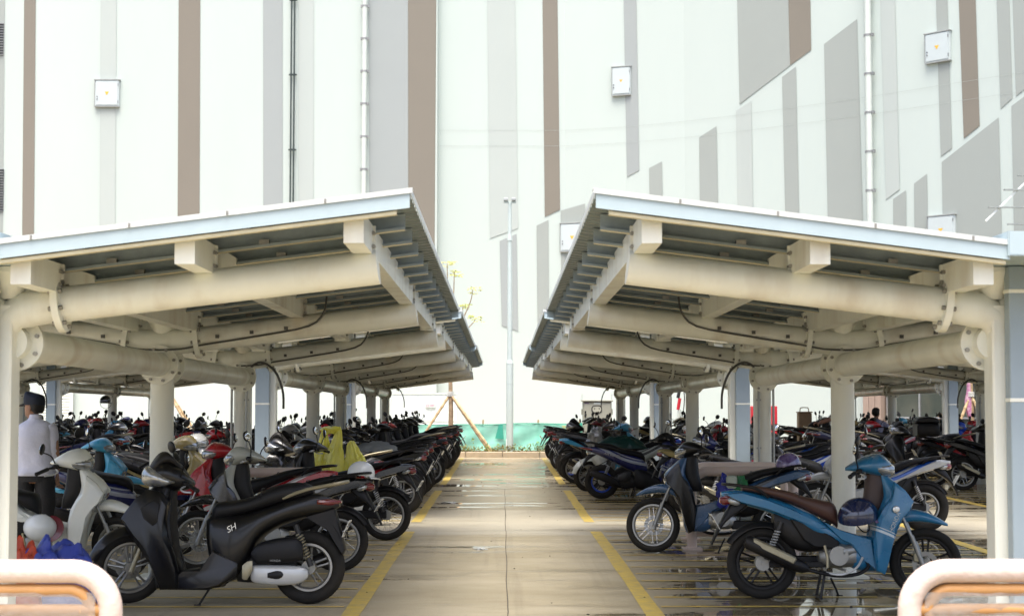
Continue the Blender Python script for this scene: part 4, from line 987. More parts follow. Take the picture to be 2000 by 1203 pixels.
def tpl_underbone(fat=False, rim=None):
    """step-through bike with open frame, wire wheels"""
    T = Tpl((.40, 0, .75), 27); xf, xr, zw = .638, -.638, .277
    if fat: zw = .285
    wheel(T, xf, zw, .277 if not fat else .285, .07 if not fat else .085, rim or ('wire' if not fat else 'cast'), True); wheel(T, xr, zw, .277 if not fat else .29, .078 if not fat else .12, rim or ('wire' if not fat else 'cast'), False, False, .065)
    m = MB(); m.loft([(.40, .56, .63, .045), (.455, .585, .672, .062), (.53, .60, .695, .066), (.62, .60, .685, .062), (.72, .588, .645, .05), (.81, .57, .59, .02)], 'x', 18, 3, 2.4); T.add('front_fender', m, 'paint', True)
    for s in (-1, 1): m = MB(); m.cyl((xf-.015, s*.062, zw-.02), (xf-.105, s*.062, .50), .020, 12); m.cyl((xf-.09, s*.062, .46), (xf-.18, s*.058, .66), .015, 10); T.add('fork_leg', m, P_alu, True)
    m = MB(); m.loft([(.206, .25, .30, .08), (.28, .225, .33, .11), (.42, .205, .35, .14), (.56, .213, .39, .16), (.674, .25, .455, .165), (.76, .29, .52, .14), (.82, .30, .505, .12), (.90, .285, .42, .085), (.96, .275, .35, .06)], 'z', 24, 3, 2.2); T.add('leg_shield', m, 'paint')
    m = MB(); m.loft([(.62, .13, .27, .05), (.70, .14, .30, .075), (.80, .165, .33, .075), (.90, .175, .33, .07), (.98, .19, .30, .06)], 'z', 16, 2); T.add('inner_panel', m, 'inner')
    m = MB(); m.loft([(.66, .40, .485, .15), (.71, .43, .525, .13), (.75, .46, .535, .09)], 'z', 14, 2); T.add('indicator', m, P_lens, False, None, 1)
    m = MB(); m.loft([(.03, .995, 1.02, .05), (.10, .99, 1.065, .12), (.20, .975, 1.115, .145), (.30, .955, 1.125, .13), (.37, .965, 1.07, .08), (.40, .985, 1.03, .03)], 'x', 22, 3, 2.3); c_ = T.add('handlebar_cowl', m, 'paint', True)
    m = MB(); m.loft([(.25, .985, 1.09, .138), (.32, .955, 1.085, .125), (.375, .955, 1.06, .09), (.41, .97, 1.03, .04)], 'x', 20, 3, 2.2); T.add('headlight', m, P_lens, True)
    bars(T, .16, 1.0, .08, .33); mirrors(T, .13, 1.03, .13)
    m = MB()
    m.loft([(.27, .38, .50, .07), (.206, .34, .49, .09), (.064, .39, .51, .095), (-.106, .44, .565, .11), (-.248, .50, .665, .135), (-.404, .58, .735, .115), (-.574, .665, .79, .105), (-.716, .71, .83, .09), (-.858, .75, .845, .07), (-.955, .79, .83, .03)], 'x', 24, 3, 2.6); T.add('body', m, 'paint')
    m = MB(); m.loft([(.28, .22, .36, .07), (.16, .21, .42, .10), (.06, .24, .43, .11), (0, .32, .45, .06)], 'x', 14, 2, 2.8); T.add('belly_fairing', m, 'paint')
    m = MB(); plate_panel(m, UB((1000,452),(1058,500),(1102,560),(1088,598),(1045,645),(1010,715),(980,805),(958,890),(938,955),(893,932),(886,860),(880,775),(905,655),(940,592),(980,548),(992,500)), .165, .04, .022); T.add('leg_shield_wing', m, 'paint')
    m = MB(); plate_panel(m, UB((610,668),(700,712),(880,768),(900,935),(835,885),(765,800),(700,760)), .112, .03, .012); T.add('side_fairing', m, 'paint')
    m = MB(); plate_panel(m, UB((430,655),(560,690),(640,735),(700,780),(690,820),(560,812),(500,770)), .108, .03, .012); T.add('side_cover', m, P_blk)
    m = MB(); plate_panel(m, UB((70,520),(160,512),(300,548),(440,600),(560,660),(640,705),(600,712),(450,655),(300,600),(150,560)), .118, .05, .014); T.add('tail_fairing', m, 'paint')
    m = MB(); m.loft([(.02, .36, .48, .05), (-.12, .38, .56, .085), (-.28, .36, .62, .10), (-.42, .40, .66, .10), (-.55, .52, .70, .08)], 'x', 16, 2, 3); T.add('side_panel', m, P_blk)
    m = MB(); m.loft([(-.05, .55, .69, .06), (-.08, .58, .742, .10), (-.16, .62, .765, .12), (-.30, .69, .795, .13), (-.42, .745, .835, .135), (-.56, .79, .862, .135), (-.70, .825, .878, .12), (-.79, .84, .872, .08)], 'x', 22, 3, 2.9); st = T.add('seat', m, 'seat')
    m = MB(); m.tube([(-.36, .13, .76), (-.36, .12, .818), (-.36, 0, .826), (-.36, -.12, .818), (-.36, -.13, .76)], .004, 5); T.add('seat_seam', m, P_blk, False, st, 1)
    grabrail(T, [(-.60, .12, .79), (-.70, .145, .86), (-.86, .135, .885), (-.93, .07, .89)], P_blk, .012)
    m = MB(); m.loft([(-.85, .755, .80, .088), (-.88, .735, .815, .078), (-.93, .725, .81, .055), (-.965, .745, .785, .025)], 'x', 16, 2, 2.5); T.add('tail_light', m, P_redl)
    for s in (-1, 1): m = MB(); m.ball((-.86, s*.088, .755), (.05, .018, .028), 12, 8, Matrix.Rotation(R(20), 4, 'Y')); T.add('indicator', m, P_lens, False, None, 1)
    m = MB(); m.loft([(.42, -1.04, -1.025, .045), (.50, -1.01, -.985, .065), (.60, -.96, -.915, .07), (.68, -.92, -.80, .07), (.74, -.88, -.72, .06)], 'z', 14, 3, 3); T.add('rear_fender', m, P_blk)
    m = MB(); m.fender((xr, zw), .325, 48, 150, .06, .006, .04); T.add('inner_fender', m, P_blk)
    plate(T, -1.008, .60, -30)
    m = MB(); m.loft([(.14, .25, .34, .06), (.08, .25, .42, .11), (-.02, .24, .44, .12), (-.12, .24, .42, .12), (-.20, .27, .38, .07)], 'x', 16, 2, 3); m.cyl((-.06, -.14, .34), (-.06, .14, .34), .075, 18); m.cyl((-.04, -.10, .37), (.19, -.02, .40), .05, 12)
    for k in range(5): m.cyl((.05+k*.026, -.03, .39), (.058+k*.026, -.03, .39), .075, 12)
    T.add('engine', m, P_alu)
    m = MB(); m.cbox((-.4, .075, .285), (.50, .03, .09), None, .01); m.cbox((-.36, -.06, .27), (.46, .03, .045), None, .005); T.add('chain_case', m, P_blk)
    m = MB(); m.tube(cr([(.14, -.08, .33), (.17, -.12, .26), (.08, -.13, .20), (-.1, -.14, .19), (-.32, -.15, .24)], 4), .015, 9); m.tube([(-.30, -.15, .235), (-.34, -.152, .25), (-.40, -.155, .275), (-.76, -.165, .445), (-.79, -.165, .455)], [.02, .045, .054, .056, .036], 18); ex = T.add('exhaust', m, P_blk)
    Mx = Matrix.Translation((-.58, -.222, .365)) @ Matrix.Rotation(R(25), 4, 'Y'); m = MB(); m.cbox((0, .02, .015), (.37, .03, .065), Mx, .014); T.add('heat_shield', m, P_gold, False, ex)
    for s in (-1, 1): spring(T, (-.50, .60), (-.62, .31), s*.115, .022, P_sil)
    m = MB(); m.tube(cr([(-.16, -.13, .21), (-.05, -.19, .20), (.06, -.19, .25), (.12, -.15, .33)], 4), .009, 7); m.tube([(-.02, -.24, .23), (-.02, .24, .23)], .011, 8); T.add('foot_peg', m, P_sil)
    m = MB(); m.tube([(-.17, -.13, .42), (-.15, -.135, .33), (-.15, -.135, .25)], .012, 6); T.add('kick_lever', m, P_gold, False, None, 1)
    m = MB(); m.tube([(-.16, -.08, .22), (-.20, -.10, .02)], .011, 6); m.tube([(-.16, .08, .22), (-.20, .10, .02)], .011, 6); m.tube([(-.20, -.13, .012), (-.20, .13, .012)], .011, 6); T.add('centre_stand', m, P_blk)
    stand(T, -.08, .12)
    return T
def tpl_sport():
    """low sporty scooter with a sharp tail"""
    T = Tpl((.43, 0, .78), 26); xf, xr, zw = .65, -.645, .27
    wheel(T, xf, zw, .27, .085, 'cast', True); wheel(T, xr, zw, .27, .105, 'bluecast', False, False, .06)
    m = MB(); m.fender((xf, zw), .305, 8, 140, .07, .007, .045); T.add('front_fender', m, 'paint', True)
    for s in (-1, 1): m = MB(); m.cyl((xf, s*.066, zw-.02), (xf-.14, s*.064, .58), .018, 12); T.add('fork_leg', m, P_dark, True)
    m = MB(); m.loft([(.15, .22, .34, .10), (.25, .23, .41, .15), (.38, .26, .50, .19), (.52, .30, .60, .215), (.64, .315, .66, .205), (.73, .32, .63, .17), (.82, .315, .54, .12), (.90, .31, .45, .07)], 'z', 24, 3, 2.15); T.add('leg_shield', m, 'paint')
    m = MB(); m.loft([(.60, .50, .62, .12), (.66, .52, .675, .15), (.72, .52, .65, .13), (.76, .50, .60, .07)], 'z', 16, 2); T.add('headlight', m, P_lens)
    m = MB(); m.loft([(.52, .90, .94, .04), (.46, .89, 1.0, .10), (.38, .88, 1.04, .13), (.30, .88, 1.02, .125), (.22, .90, .97, .08)], 'x', 20, 3, 2.3); T.add('handlebar_cowl', m, P_blk, True)
    m = MB(); m.loft([(.62, .44, .64, .06), (.72, .44, .63, .095), (.82, .42, .57, .095), (.90, .40, .50, .08), (.97, .38, .45, .05)], 'z', 16, 3, 2.3); T.add('front_mask', m, P_blk)
    bars(T, .31, .945, .06, .335); mirrors(T, .31, .97, .17)
    m = MB(); m.loft([(.36, .14, .24, .12), (.24, .13, .34, .15), (.10, .13, .42, .155), (-.05, .14, .50, .15), (-.14, .18, .58, .12)], 'x', 20, 2, 3); T.add('floorboard', m, P_blk)
    m = MB(); m.loft([(.06, .42, .56, .08), (-.04, .40, .66, .12), (-.16, .43, .70, .15), (-.32, .50, .74, .165), (-.48, .58, .78, .16), (-.64, .66, .81, .13), (-.78, .72, .82, .09), (-.90, .765, .815, .045), (-.97, .79, .81, .015)], 'x', 26, 3, 2.5); T.add('body', m, 'paint')
    m = MB(); m.loft([(.03, .57, .67, .07), (-.02, .62, .73, .11), (-.16, .67, .765, .135), (-.34, .70, .80, .145), (-.48, .75, .855, .145), (-.64, .79, .875, .125), (-.76, .82, .865, .07)], 'x', 22, 3, 2.8); T.add('seat', m, 'seat')
    grabrail(T, [(-.55, .12, .80), (-.70, .135, .86), (-.84, .12, .885), (-.91, .06, .89)], P_blk, .012)
    m = MB(); m.loft([(-.80, .755, .80, .095), (-.88, .765, .81, .06), (-.95, .785, .81, .035), (-1.0, .80, .815, .012)], 'x', 16, 2); T.add('tail_light', m, P_redl)
    m = MB(); m.loft([(.42, -.99, -.975, .05), (.50, -.965, -.935, .07), (.60, -.92, -.87, .07), (.70, -.86, -.72, .065)], 'z', 14, 3, 3); T.add('rear_fender', m, P_blk)
    plate(T, -.965, .56, -28)
    m = MB(); m.loft([(-.08, .17, .36, .09), (-.25, .16, .40, .12), (-.45, .18, .38, .10), (-.60, .22, .33, .05)], 'x', 16, 2); m.loft([(-.20, .30, .44, .02, -.13), (-.30, .27, .44, .045, -.14), (-.40, .28, .38, .03, -.13)], 'x', 12, 2); T.add('engine', m, P_dark)
    m = MB(); m.loft([(-.26, .19, .29, .02, .13), (-.31, .16, .31, .04, .135), (-.50, .15, .31, .045, .14), (-.64, .18, .29, .03, .135), (-.69, .21, .26, .01, .13)], 'x', 16, 3, 3); T.add('drive_cover', m, P_dark)
    m = MB(); m.tube(cr([(-.15, -.09, .2), (-.30, -.13, .18), (-.42, -.15, .22)], 4), .018, 10); m.loft([(-.38, .20, .27, .03, -.15), (-.44, .21, .33, .05, -.16), (-.60, .27, .41, .055, -.165), (-.76, .34, .45, .05, -.165), (-.84, .38, .44, .03, -.16)], 'x', 16, 2, 3.2); ex = T.add('exhaust', m, P_blk)
    spring(T, (-.52, .60), (-.63, .30), .12, .024, P_sil); spring(T, (-.52, .60), (-.63, .30), -.12, .024, P_sil)
    stand(T, .0)
    m = MB(); m.tube([(-.12, -.08, .20), (-.17, -.12, .02)], .011, 6); m.tube([(-.12, .08, .20), (-.17, .12, .02)], .011, 6); T.add('centre_stand', m, P_blk)
    return T
TPL = {'scooter': tpl_scooter(), 'underbone': tpl_underbone(), 'fat': tpl_underbone(True), 'castbone': tpl_underbone(False, 'darkcast'), 'sport': tpl_sport()}
BIKES = []
def bike(kind, x, y, head, paint, label, group, steer=0, lean=None, seat=None, inner=None, lod=None, name=None):
    T = TPL[kind]; lean = R(4) if lean is None else R(lean)
    root = empty(name or ('scooter' if kind in ('scooter', 'sport') else 'motorbike'), (x, y, 0), label, 'scooter' if kind in ('scooter', 'sport') else 'motorbike', group)
    root.rotation_euler = (lean, 0, R(head)) ; lod = (0 if y > 26 else 1) if lod is None else lod
    ms = {'paint': PAINT[paint], 'seat': seat or P_seat, 'inner': inner or P_blk}
    SM = Matrix.Translation(T.pivot) @ Matrix.Rotation(R(steer), 4, T.axis) @ Matrix.Translation(-T.pivot)
    obs = []
    for name_, me, key, st, par, lv in T.p:
        if lv > lod: obs.append(None); continue
        o = bpy.data.objects.new(name_, me); COL.objects.link(o); obs.append(o)
        o.parent = root if par is None else obs[par]
        if st and par is None: o.matrix_local = SM
        if key: o.material_slots[0].link = 'OBJECT'; o.material_slots[0].material = ms[key]
    BIKES.append(root)
    return root
# ================================================================== WHERE THE BIKES STAND
LI, RI, LO, RO, RF, LF = ('motorbikes backed up to the left edge of the lane', 'motorbikes along the right edge of the lane', 'motorbikes parked on the far side of the left posts', 'motorbikes parked on the far side of the right posts', 'motorbikes in the outer rows on the right', 'motorbikes in the outer rows on the left')
def part_of(root, nm): return next(c for c in root.children if c.name.split('.')[0] == nm)
# --- left inner row (front wheels towards the posts, head 180)
b1 = bike('scooter', -2.17, 12.6, 180, 'plain black', 'large black flat-floor scooter nearest the camera on the left, leaning on its side stand', LI, steer=24, lean=3)
b1['ref'] = 1; del b1['ref']
b2 = bike('underbone', -2.13, 14.95, 180-2, 'black and white', 'black motorbike with pale grey nose, white helmet on its tail', LI, steer=-6, lean=3)
for nm in ('handlebar_cowl', 'leg_shield'): part_of(b2, nm).material_slots[0].material = PAINT['pale grey']
bike('underbone', -2.62, 16.55, 180+3, 'red', 'red motorbike just behind the first round post, beyond the black scooter', LI, steer=15)
b3 = bike('underbone', -1.93, 18.3, 180-3, 'black and red', 'black motorbike with a red and white tail light unit, third along the left edge', LI)
b4 = bike('fat', -2.0, 22.4, 180-5, 'plain black', 'black motorbike with a very fat dusty rear tyre by the left lane line', LI, steer=8)
b5 = bike('scooter', -2.35, 20.3, 180+5, 'glossy black', 'black scooter hung with yellow plastic bags on the left', LI, steer=-15)
inner = [(24.1, 'fat', 'glossy black', 'black motorbike with a grey seat cover just behind the fat-tyred one'), (25.6, 'underbone', 'black and blue', 'black motorbike with blue tail stripe on the left edge of the lane'),
 (27.0, 'sport', 'plain black', 'black sharp-tailed scooter, wheel over the left lane line beyond the wet slab joint'), (28.6, 'underbone', 'black and white', 'black and white motorbike by the left lane line, far side of the wet slab'),
 (30.1, 'underbone', 'plain black', 'black motorbike in the left edge row under the middle shelter'), (31.5, 'scooter', 'glossy black', 'black scooter in the left edge row between middle and farthest shelter'),
 (33.0, 'underbone', 'dark red', 'dark red motorbike in the left edge row at the farthest shelter'), (34.3, 'sport', 'glossy black', 'black scooter in the left edge row at the farthest shelter'), (35.6, 'underbone', 'black and white', 'motorbike with white decals in the left edge row at the farthest shelter'),
 (37.0, 'fat', 'plain black', 'fat-tyred black motorbike near the far end of the left edge row'), (38.3, 'scooter', 'white', 'white scooter near the far end of the left edge row'), (39.5, 'underbone', 'glossy black', 'black motorbike fourth from the far end of the left edge row'),
 (40.6, 'sport', 'plain black', 'black scooter third from the far end of the left edge row'), (41.7, 'underbone', 'plain black', 'black motorbike second from the far end of the left edge row'), (42.9, 'underbone', 'glossy black', 'last black motorbike of the left edge row, in front of the green net')]
rr = random.Random(11)
for y, k, p, lab in inner: bike(k, -2.06+rr.uniform(-.07, .1), y, 180+rr.uniform(-7, 5), p, lab, LI, steer=rr.uniform(-25, 25), lean=rr.uniform(1, 6))
# --- left outer row (facing the posts, head 0)
bw = bike('underbone', -3.95, 14.3, 3, 'off white', 'off-white motorbike with its leg shield towards the posts, just right of the man', LO, steer=-20, lean=3)
bike('sport', -3.95, 17.5, 8, 'dark blue', 'dark blue scooter between the off-white motorbike and the first round post', LO, steer=-25)
bike('underbone', -4.8, 18.7, 2, 'light blue', 'light blue tailed motorbike just beyond the man at left', LO, steer=10)
cols = ['black and red', 'glossy black', 'dark blue', 'red', 'white', 'silver', 'plain black', 'bright blue', 'dark red', 'black and white', 'grey', 'plain black', 'light blue', 'gold', 'black and blue', 'glossy black', 'pale grey', 'plain black', 'red']
kinds = ['underbone', 'castbone', 'scooter', 'sport', 'fat', 'underbone', 'sport']
nth = ['first', 'second', 'third', 'fourth', 'fifth', 'sixth', 'seventh', 'eighth', 'ninth', 'tenth', 'eleventh', 'twelfth', 'thirteenth', 'fourteenth', 'fifteenth', 'sixteenth', 'seventeenth', 'eighteenth', 'nineteenth', 'twentieth',
       'twenty-first', 'twenty-second', 'twenty-third', 'twenty-fourth', 'twenty-fifth', 'twenty-sixth', 'twenty-seventh', 'twenty-eighth', 'twenty-ninth', 'thirtieth', 'thirty-first', 'thirty-second', 'thirty-third', 'thirty-fourth', 'thirty-fifth', 'thirty-sixth', 'thirty-seventh', 'thirty-eighth', 'thirty-ninth', 'fortieth']
CNT = {}
def row(x, y0, y1, head, step, group, where, seed, flip=0.0, skip=()):
    r_ = random.Random(seed); y = y0; last = None
    while y < y1:
        if not any(a < y < b for a, b in skip):
            k = r_.choice(kinds); p = r_.choice([c for c in cols if c != last]); last = p
            key = (group, where, p, k in ('scooter', 'sport')); CNT[key] = CNT.get(key, 0)+1; i = CNT[key]
            nm = 'scooter' if k in ('scooter', 'sport') else 'motorbike'
            lab = f'{p} {nm} in the {where}' if i == 1 else f'{nth[i-1]} {p} {nm} from the near end of the {where}'
            h = head+(180 if r_.random() < flip else 0)
            bike(k, x+r_.uniform(-.12, .12), y, h+r_.uniform(-9, 9), p, lab, group, steer=r_.uniform(-30, 30), lean=r_.uniform(1, 7), lod=1 if y < 22 and abs(x) < 5 else 0)
        y += step*r_.uniform(.85, 1.25)
row(-4.1, 19.9, 43.5, 0, 1.1, LO, 'row facing the left posts', 21, .15)
row(-7.85, 24.5, 43.5, 180, 1.0, LF, 'row beyond the second left aisle', 22, .1)
row(-10.1, 29.5, 43.5, 0, .85, LF, 'farthest row on the left', 23, .1)
# --- right inner row
r1 = bike('castbone', 2.67, 12.9, -1, 'teal blue', 'teal blue motorbike with a brown seat nearest the camera on the right', RI, steer=-14, lean=-2, seat=P_seatb, inner=P_brn)
r2 = bike('underbone', 2.17, 16.75, 180-4, 'steel blue', 'steel blue and black motorbike, wire front wheel beside the right lane line', RI, steer=-10, lean=3)
for nm in ('leg_shield',): part_of(r2, nm).material_slots[0].material = PAINT['steel blue']
part_of(r2, 'leg_shield_wing').material_slots[0].material = PAINT['plain black']
part_of(r2, 'handlebar_cowl').material_slots[0].material = PAINT['plain black']
r3 = bike('sport', 2.2, 25.9, 2, 'dark blue', 'dark blue scooter with a blue rear rim, parked tail to the lane on the right', RI, steer=14, lean=2)
r4 = bike('sport', 2.1, 28.0, 180+6, 'white', 'scooter with a white front mudguard behind the dark blue one', RI, steer=20)
r5 = bike('underbone', 2.0, 30.6, 3, 'light blue', 'light blue motorbike with a bright front cowl on the right edge of the lane', RI, steer=16)
rin = [(31.9, 'sport', 'plain black', 0), (33.2, 'underbone', 'black and red', 0), (34.6, 'underbone', 'light blue', 0), (36.0, 'scooter', 'plain black', 180), (37.4, 'underbone', 'dark red', 0), (38.8, 'fat', 'plain black', 0), (40.1, 'underbone', 'plain black', 0), (41.6, 'underbone', 'black and red', 0)]
for i, (y, k, p, h) in enumerate(rin):
    bike(k, 2.05+rr.uniform(-.1, .08), y, h+rr.uniform(-5, 7), p, f'{p} {"scooter" if k in ("sport", "scooter") else "motorbike"}, {nth[i]} behind the light blue one along the right edge', RI, steer=rr.uniform(-20, 20), lean=rr.uniform(1, 5))
for y, k, p, h, lab in ((22.6, 'scooter', 'dark blue', 180, 'dark blue scooter close to the right shelter posts behind the steel blue motorbike'), (24.0, 'underbone', 'gold', 0, 'gold and black motorbike beside the blue panelled right post'), (21.2, 'fat', 'glossy black', 10, 'black motorbike just behind the blue panelled right post')):
    bike(k, 3.2, y, h+4, p, lab, RI, steer=12)
# --- right outer rows
r6 = bike('fat', 4.35, 19.5, 180-4, 'silver', 'silver and blue sporty motorbike behind the teal one, its tail pointing right', RO, steer=10, lean=3)
row(4.15, 21.0, 43.5, 180, 1.1, RO, 'row facing the right posts', 31, .25)
r8 = bike('underbone', 8.55, 28.3, 3, 'plain black', 'black motorbike with a slim chrome exhaust across the second right aisle', RF, lean=2)
r9 = bike('underbone', 8.4, 29.6, 4, 'black and red', 'black motorbike carrying a black top box, near the far right post', RF)
r10 = bike('scooter', 7.9, 27.0+3.9, 172, 'plain black', 'black scooter turned towards the aisle next to the top-box motorbike', RF, steer=20)
row(7.95, 32.2, 43.5, 0, 1.0, RF, 'row beyond the second right aisle', 32, .3)
row(10.2, 29.0, 43.5, 180, .85, RF, 'farthest row on the right', 33, .2)
# ------------------------------------------------------------------ marks on the near bikes
def on_bike(b, M): return M
TM = lambda x, y, z, side, rz=0, rx=0: Matrix.Translation((x, y, z)) @ (Matrix.Rotation(R(180), 4, 'Z') if side > 0 else Matrix.Identity(4)) @ Matrix.Rotation(R(90), 4, 'X') @ Matrix.Rotation(R(rz), 4, 'Z')
M_chromebadge = mat('badge_silver', (.66, .66, .62), .25, .6, var=0)
o = text_mesh('SH', .065, TM(-.12, .178, .575, 1, 28), M_chromebadge, b1, 'badge', .004, .3)
o = text_mesh('HONDA', .022, TM(-.46, .207, .335, 1, 0), mat('grey_print', (.35, .35, .33), .5), b1, 'badge', .001)
o = text_mesh('HONDA', .030, TM(.41, -.168, .615, -1, -8), P_ink, bw, 'badge', .002)
m = MB()
for k in range(4): m.prism([(.385+.004*k, .645+.014*k), (.425+.006*k, .640+.014*k), (.428+.006*k, .652+.014*k), (.39+.004*k, .655+.014*k)], -.172, -.168)
m.build('wing_emblem', P_ink, bw)
o = text_mesh('HONDA', .045, TM(.365, -.192, .60, -1, 66), mat('white_print', (.55, .62, .64), .4), r1, 'badge', .002)
o = text_mesh('AIR BLADE', .055, TM(-.50, -.168, .70, -1, -12), mat('grey_print', (.35, .35, .33), .5), r3, 'badge', .002, .3)
m = MB(); m.ball((.375, -.205, .70), (.028, .006, .028), 18, 8); q = m.build('badge', M_chromebadge, r1)
m = MB(); m.cbox((.56, .062, .62), (.035, .003, .04), None, .001); q = m.build('sticker', mat('green_sticker', (.12, .45, .05), .5), bw)
# ------------------------------------------------------------------ helmets
def helmet(loc, rz, shell, label, visor=None, tilt=(0, 0), trim=None, r=.125, parentless=True):
    root = empty('helmet', loc, label, 'helmet', 'helmets left on the motorbikes'); root.rotation_euler = (R(tilt[0]), R(tilt[1]), R(rz))
    m = MB(); n = 22; prof = []
    vs = []; fs = []; rings = 10
    for s_, th in ((1, 0), (.93, 1)):
        for i in range(rings+1):
            a = R(90*i/rings*1.12)
            for k in range(n):
                b = 2*math.pi*k/n; rad = r*s_*math.sin(min(a, R(90)))*(1 if a < R(90) else 1.0); z = r*s_*.98*math.cos(a)
                vs.append((rad*1.13*math.cos(b), rad*.92*math.sin(b), z+.02))
    for q in (0, 1):
        for i in range(rings):
            for k in range(n):
                f = (q*(rings+1)*n+i*n+k, q*(rings+1)*n+(i+1)*n+k, q*(rings+1)*n+(i+1)*n+(k+1) % n, q*(rings+1)*n+i*n+(k+1) % n); fs.append(f if q == 0 else f[::-1])
    b0 = rings*n; b1_ = (2*rings+1)*n
    for k in range(n): fs.append((b0+k, b1_+k, b1_+(k+1) % n, b0+(k+1) % n))
    m.add(vs, fs); m.build('shell', shell, root)
    m = MB(); pts = []
    vs = []; fs = []; nn = 10
    for i in range(nn+1):
        a = R(-62+124*i/nn); e = .055*math.cos(a*1.3)
        for rr_, z in ((r*1.0, -.002), (r*1.13+e+.005, -.014), (r*1.13+e+.004, -.020), (r*1.0, -.010)): vs.append((rr_*math.cos(a), rr_*.86*math.sin(a), z))
    for i in range(nn): fs += [(4*i+j, 4*i+(j+1) % 4, 4*i+4+(j+1) % 4, 4*i+4+j) for j in range(4)]
    fs += [(3, 2, 1, 0), (4*nn, 4*nn+1, 4*nn+2, 4*nn+3)]
    m.add(vs, fs); m.build('peak', trim or shell, root)
    m = MB(); m.tube(cr([(.02, .105, 0), (.03, .10, -.07), (.04, .03, -.12), (.04, -.03, -.12), (.03, -.10, -.07), (.02, -.105, 0)], 3), .005, 5); m.build('chin_strap', P_blk, root)
    m = MB(); [m.cyl((.02, s*.112, .0), (.02, s*.119, .0), .011, 10) for s in (-1, 1)]; m.build('strap_rivet', P_sil, root)
    return root
H_w = mat('white_helmet', (.74, .77, .76), .25, coat=.6, var=.02); H_r = mat('dark_red_trim', (.16, .01, .02), .3, coat=.5); H_p = mat('purple_helmet', (.045, .015, .12), .18, coat=1, var=.2, vscale=12, col2=(.22, .17, .35)); H_n = mat('navy_helmet', (.012, .02, .07), .18, coat=1, var=.1); H_k = mat('black_helmet', (.012, .012, .014), .2, coat=.8)
b2l = b2.matrix_basis
bpy.context.view_layer.update()
def on(b, x, y, z): return b.matrix_world @ Vector((x, y, z))
helmet(on(b2, -.84, .0, .868), 20, H_w, 'white half helmet sitting on the tail of the black motorbike left of the lane', tilt=(0, 6), r=.112)
helmet(on(bw, -.0, -.20, .47), -10, H_w, 'white helmet with dark red rim hanging in front of the off-white motorbike', tilt=(72, 0), trim=H_r)
helmet(on(r2, -.74, .0, .875), 30, H_p, 'shiny purple helmet on the seat of the steel blue motorbike left of the round post', r=.125)
helmet(on(r1, .10, -.10, .63), 20, H_n, 'navy blue helmet resting in the step-through of the teal motorbike', tilt=(15, -12), trim=mat('lilac_visor', (.20, .14, .26), .2, coat=.6), r=.145)
helmet((-8.1, 33.5, 1.50), 90, H_k, 'black helmet perched on a mirror above the crowd of bikes on the left')
# ------------------------------------------------------------------ bags, covers, litter
def blob(m, c, r, seed, amp=.25, n=20, k=12, fr=2.2):
    st = len(m.v); m.ball(c, r, n, k)
    for i in range(st, len(m.v)):
        v = Vector(m.v[i]); d = (v-Vector(c)); q = noise.noise(d*fr/max(r)+Vector((seed*3.1, seed, 0)))+.5*noise.noise(d*fr*2.6/max(r)+Vector((seed, 0, seed*2)))
        m.v[i] = tuple(Vector(c)+d*(1+amp*q*1.6))
    return m
M_bag = mat('yellow_plastic_bag', (.92, .86, .10), .25, coat=.4, var=.15, vscale=7, bump=.8, bscale=16, trans=0, col2=(.80, .74, .12))
p = on(b5, -.0, 0, 0)
bp_ = G(668, 995, 0)
P0 = AT(660, 885, 19.6)
rb = empty('plastic_bags', (P0.x, 19.0, P0.z-.08), 'yellow plastic bags draped over the bars of a black scooter on the left', 'plastic bag')
def drape(m, cx, cy, z0, z1, w0, w1, seed, n=44, k=26):
    """hanging crumpled bag: vertical folds that wander, narrow at the top"""
    vs = []; fs = []
    for i in range(k+1):
        t = i/k; z = z1+(z0-z1)*t; w_ = w0+(w1-w0)*min(1, t*1.3)**.7
        if t > .9: w_ *= 1-(t-.9)*3.5
        for j in range(n):
            a = 2*math.pi*j/n; f = 1+.28*noise.noise(Vector((math.cos(a)*2.6+seed, math.sin(a)*2.6, t*1.6)))+.16*noise.noise(Vector((math.cos(a)*6+seed, math.sin(a)*6, t*5)))+.08*math.sin(a*9+t*4+seed)
            vs.append((cx+w_*f*math.cos(a)+.03*math.sin(t*4+seed), cy+w_*.8*f*math.sin(a), z+.015*noise.noise(Vector((a, t*8, seed)))))
    for q in range(len(vs)):
        i_, j_ = divmod(q, n); a = 2*math.pi*j_/n; t = i_/k; x_, y_, z_ = vs[q]; vs[q] = (x_, y_, z_-(t**2)*.10*(noise.noise(Vector((math.cos(a)*2+seed*2, math.sin(a)*2, 0)))*1.6)+.02*noise.noise(Vector((a*2, t*9, seed)))) 
    for i in range(k): fs += [(i*n+j, (i+1)*n+j, (i+1)*n+(j+1) % n, i*n+(j+1) % n) for j in range(n)]
    fs += [tuple(range(n)), tuple(k*n+j for j in range(n))[::-1]]
    m.add(vs, fs)
m = MB(); drape(m, -.13, 0, -.24, .38, .015, .105, 1); m.build('bag', M_bag, rb, 60)
m = MB(); drape(m, .05, -.04, -.22, .40, .015, .115, 2); m.build('bag', M_bag, rb, 60)
m = MB(); drape(m, .25, -.03, -.22, .24, .02, .15, 5); m.build('bag', M_bag, rb, 60)
m = MB(); blob(m, (-.02, -.03, .37), (.10, .06, .04), 3, .4); m.build('bag_knot', M_bag, rb)
M_tarp = mat('blue_tarp', (.02, .035, .26), .45, var=.3, vscale=5, bump=.8, bscale=9, col2=(.05, .08, .34)); M_tarpo = mat('orange_red_sheet', (.60, .07, .02), .45, var=.3, vscale=6, bump=.8, bscale=9)
Pt = G(75, 1140, 0); yt = 11.6; xc = AT(70, 1100, yt).x
rt = empty('crumpled_raincoats', (xc, yt, 0), 'heap of crumpled blue and orange sheets at bottom left behind the barrier', 'tarpaulin')
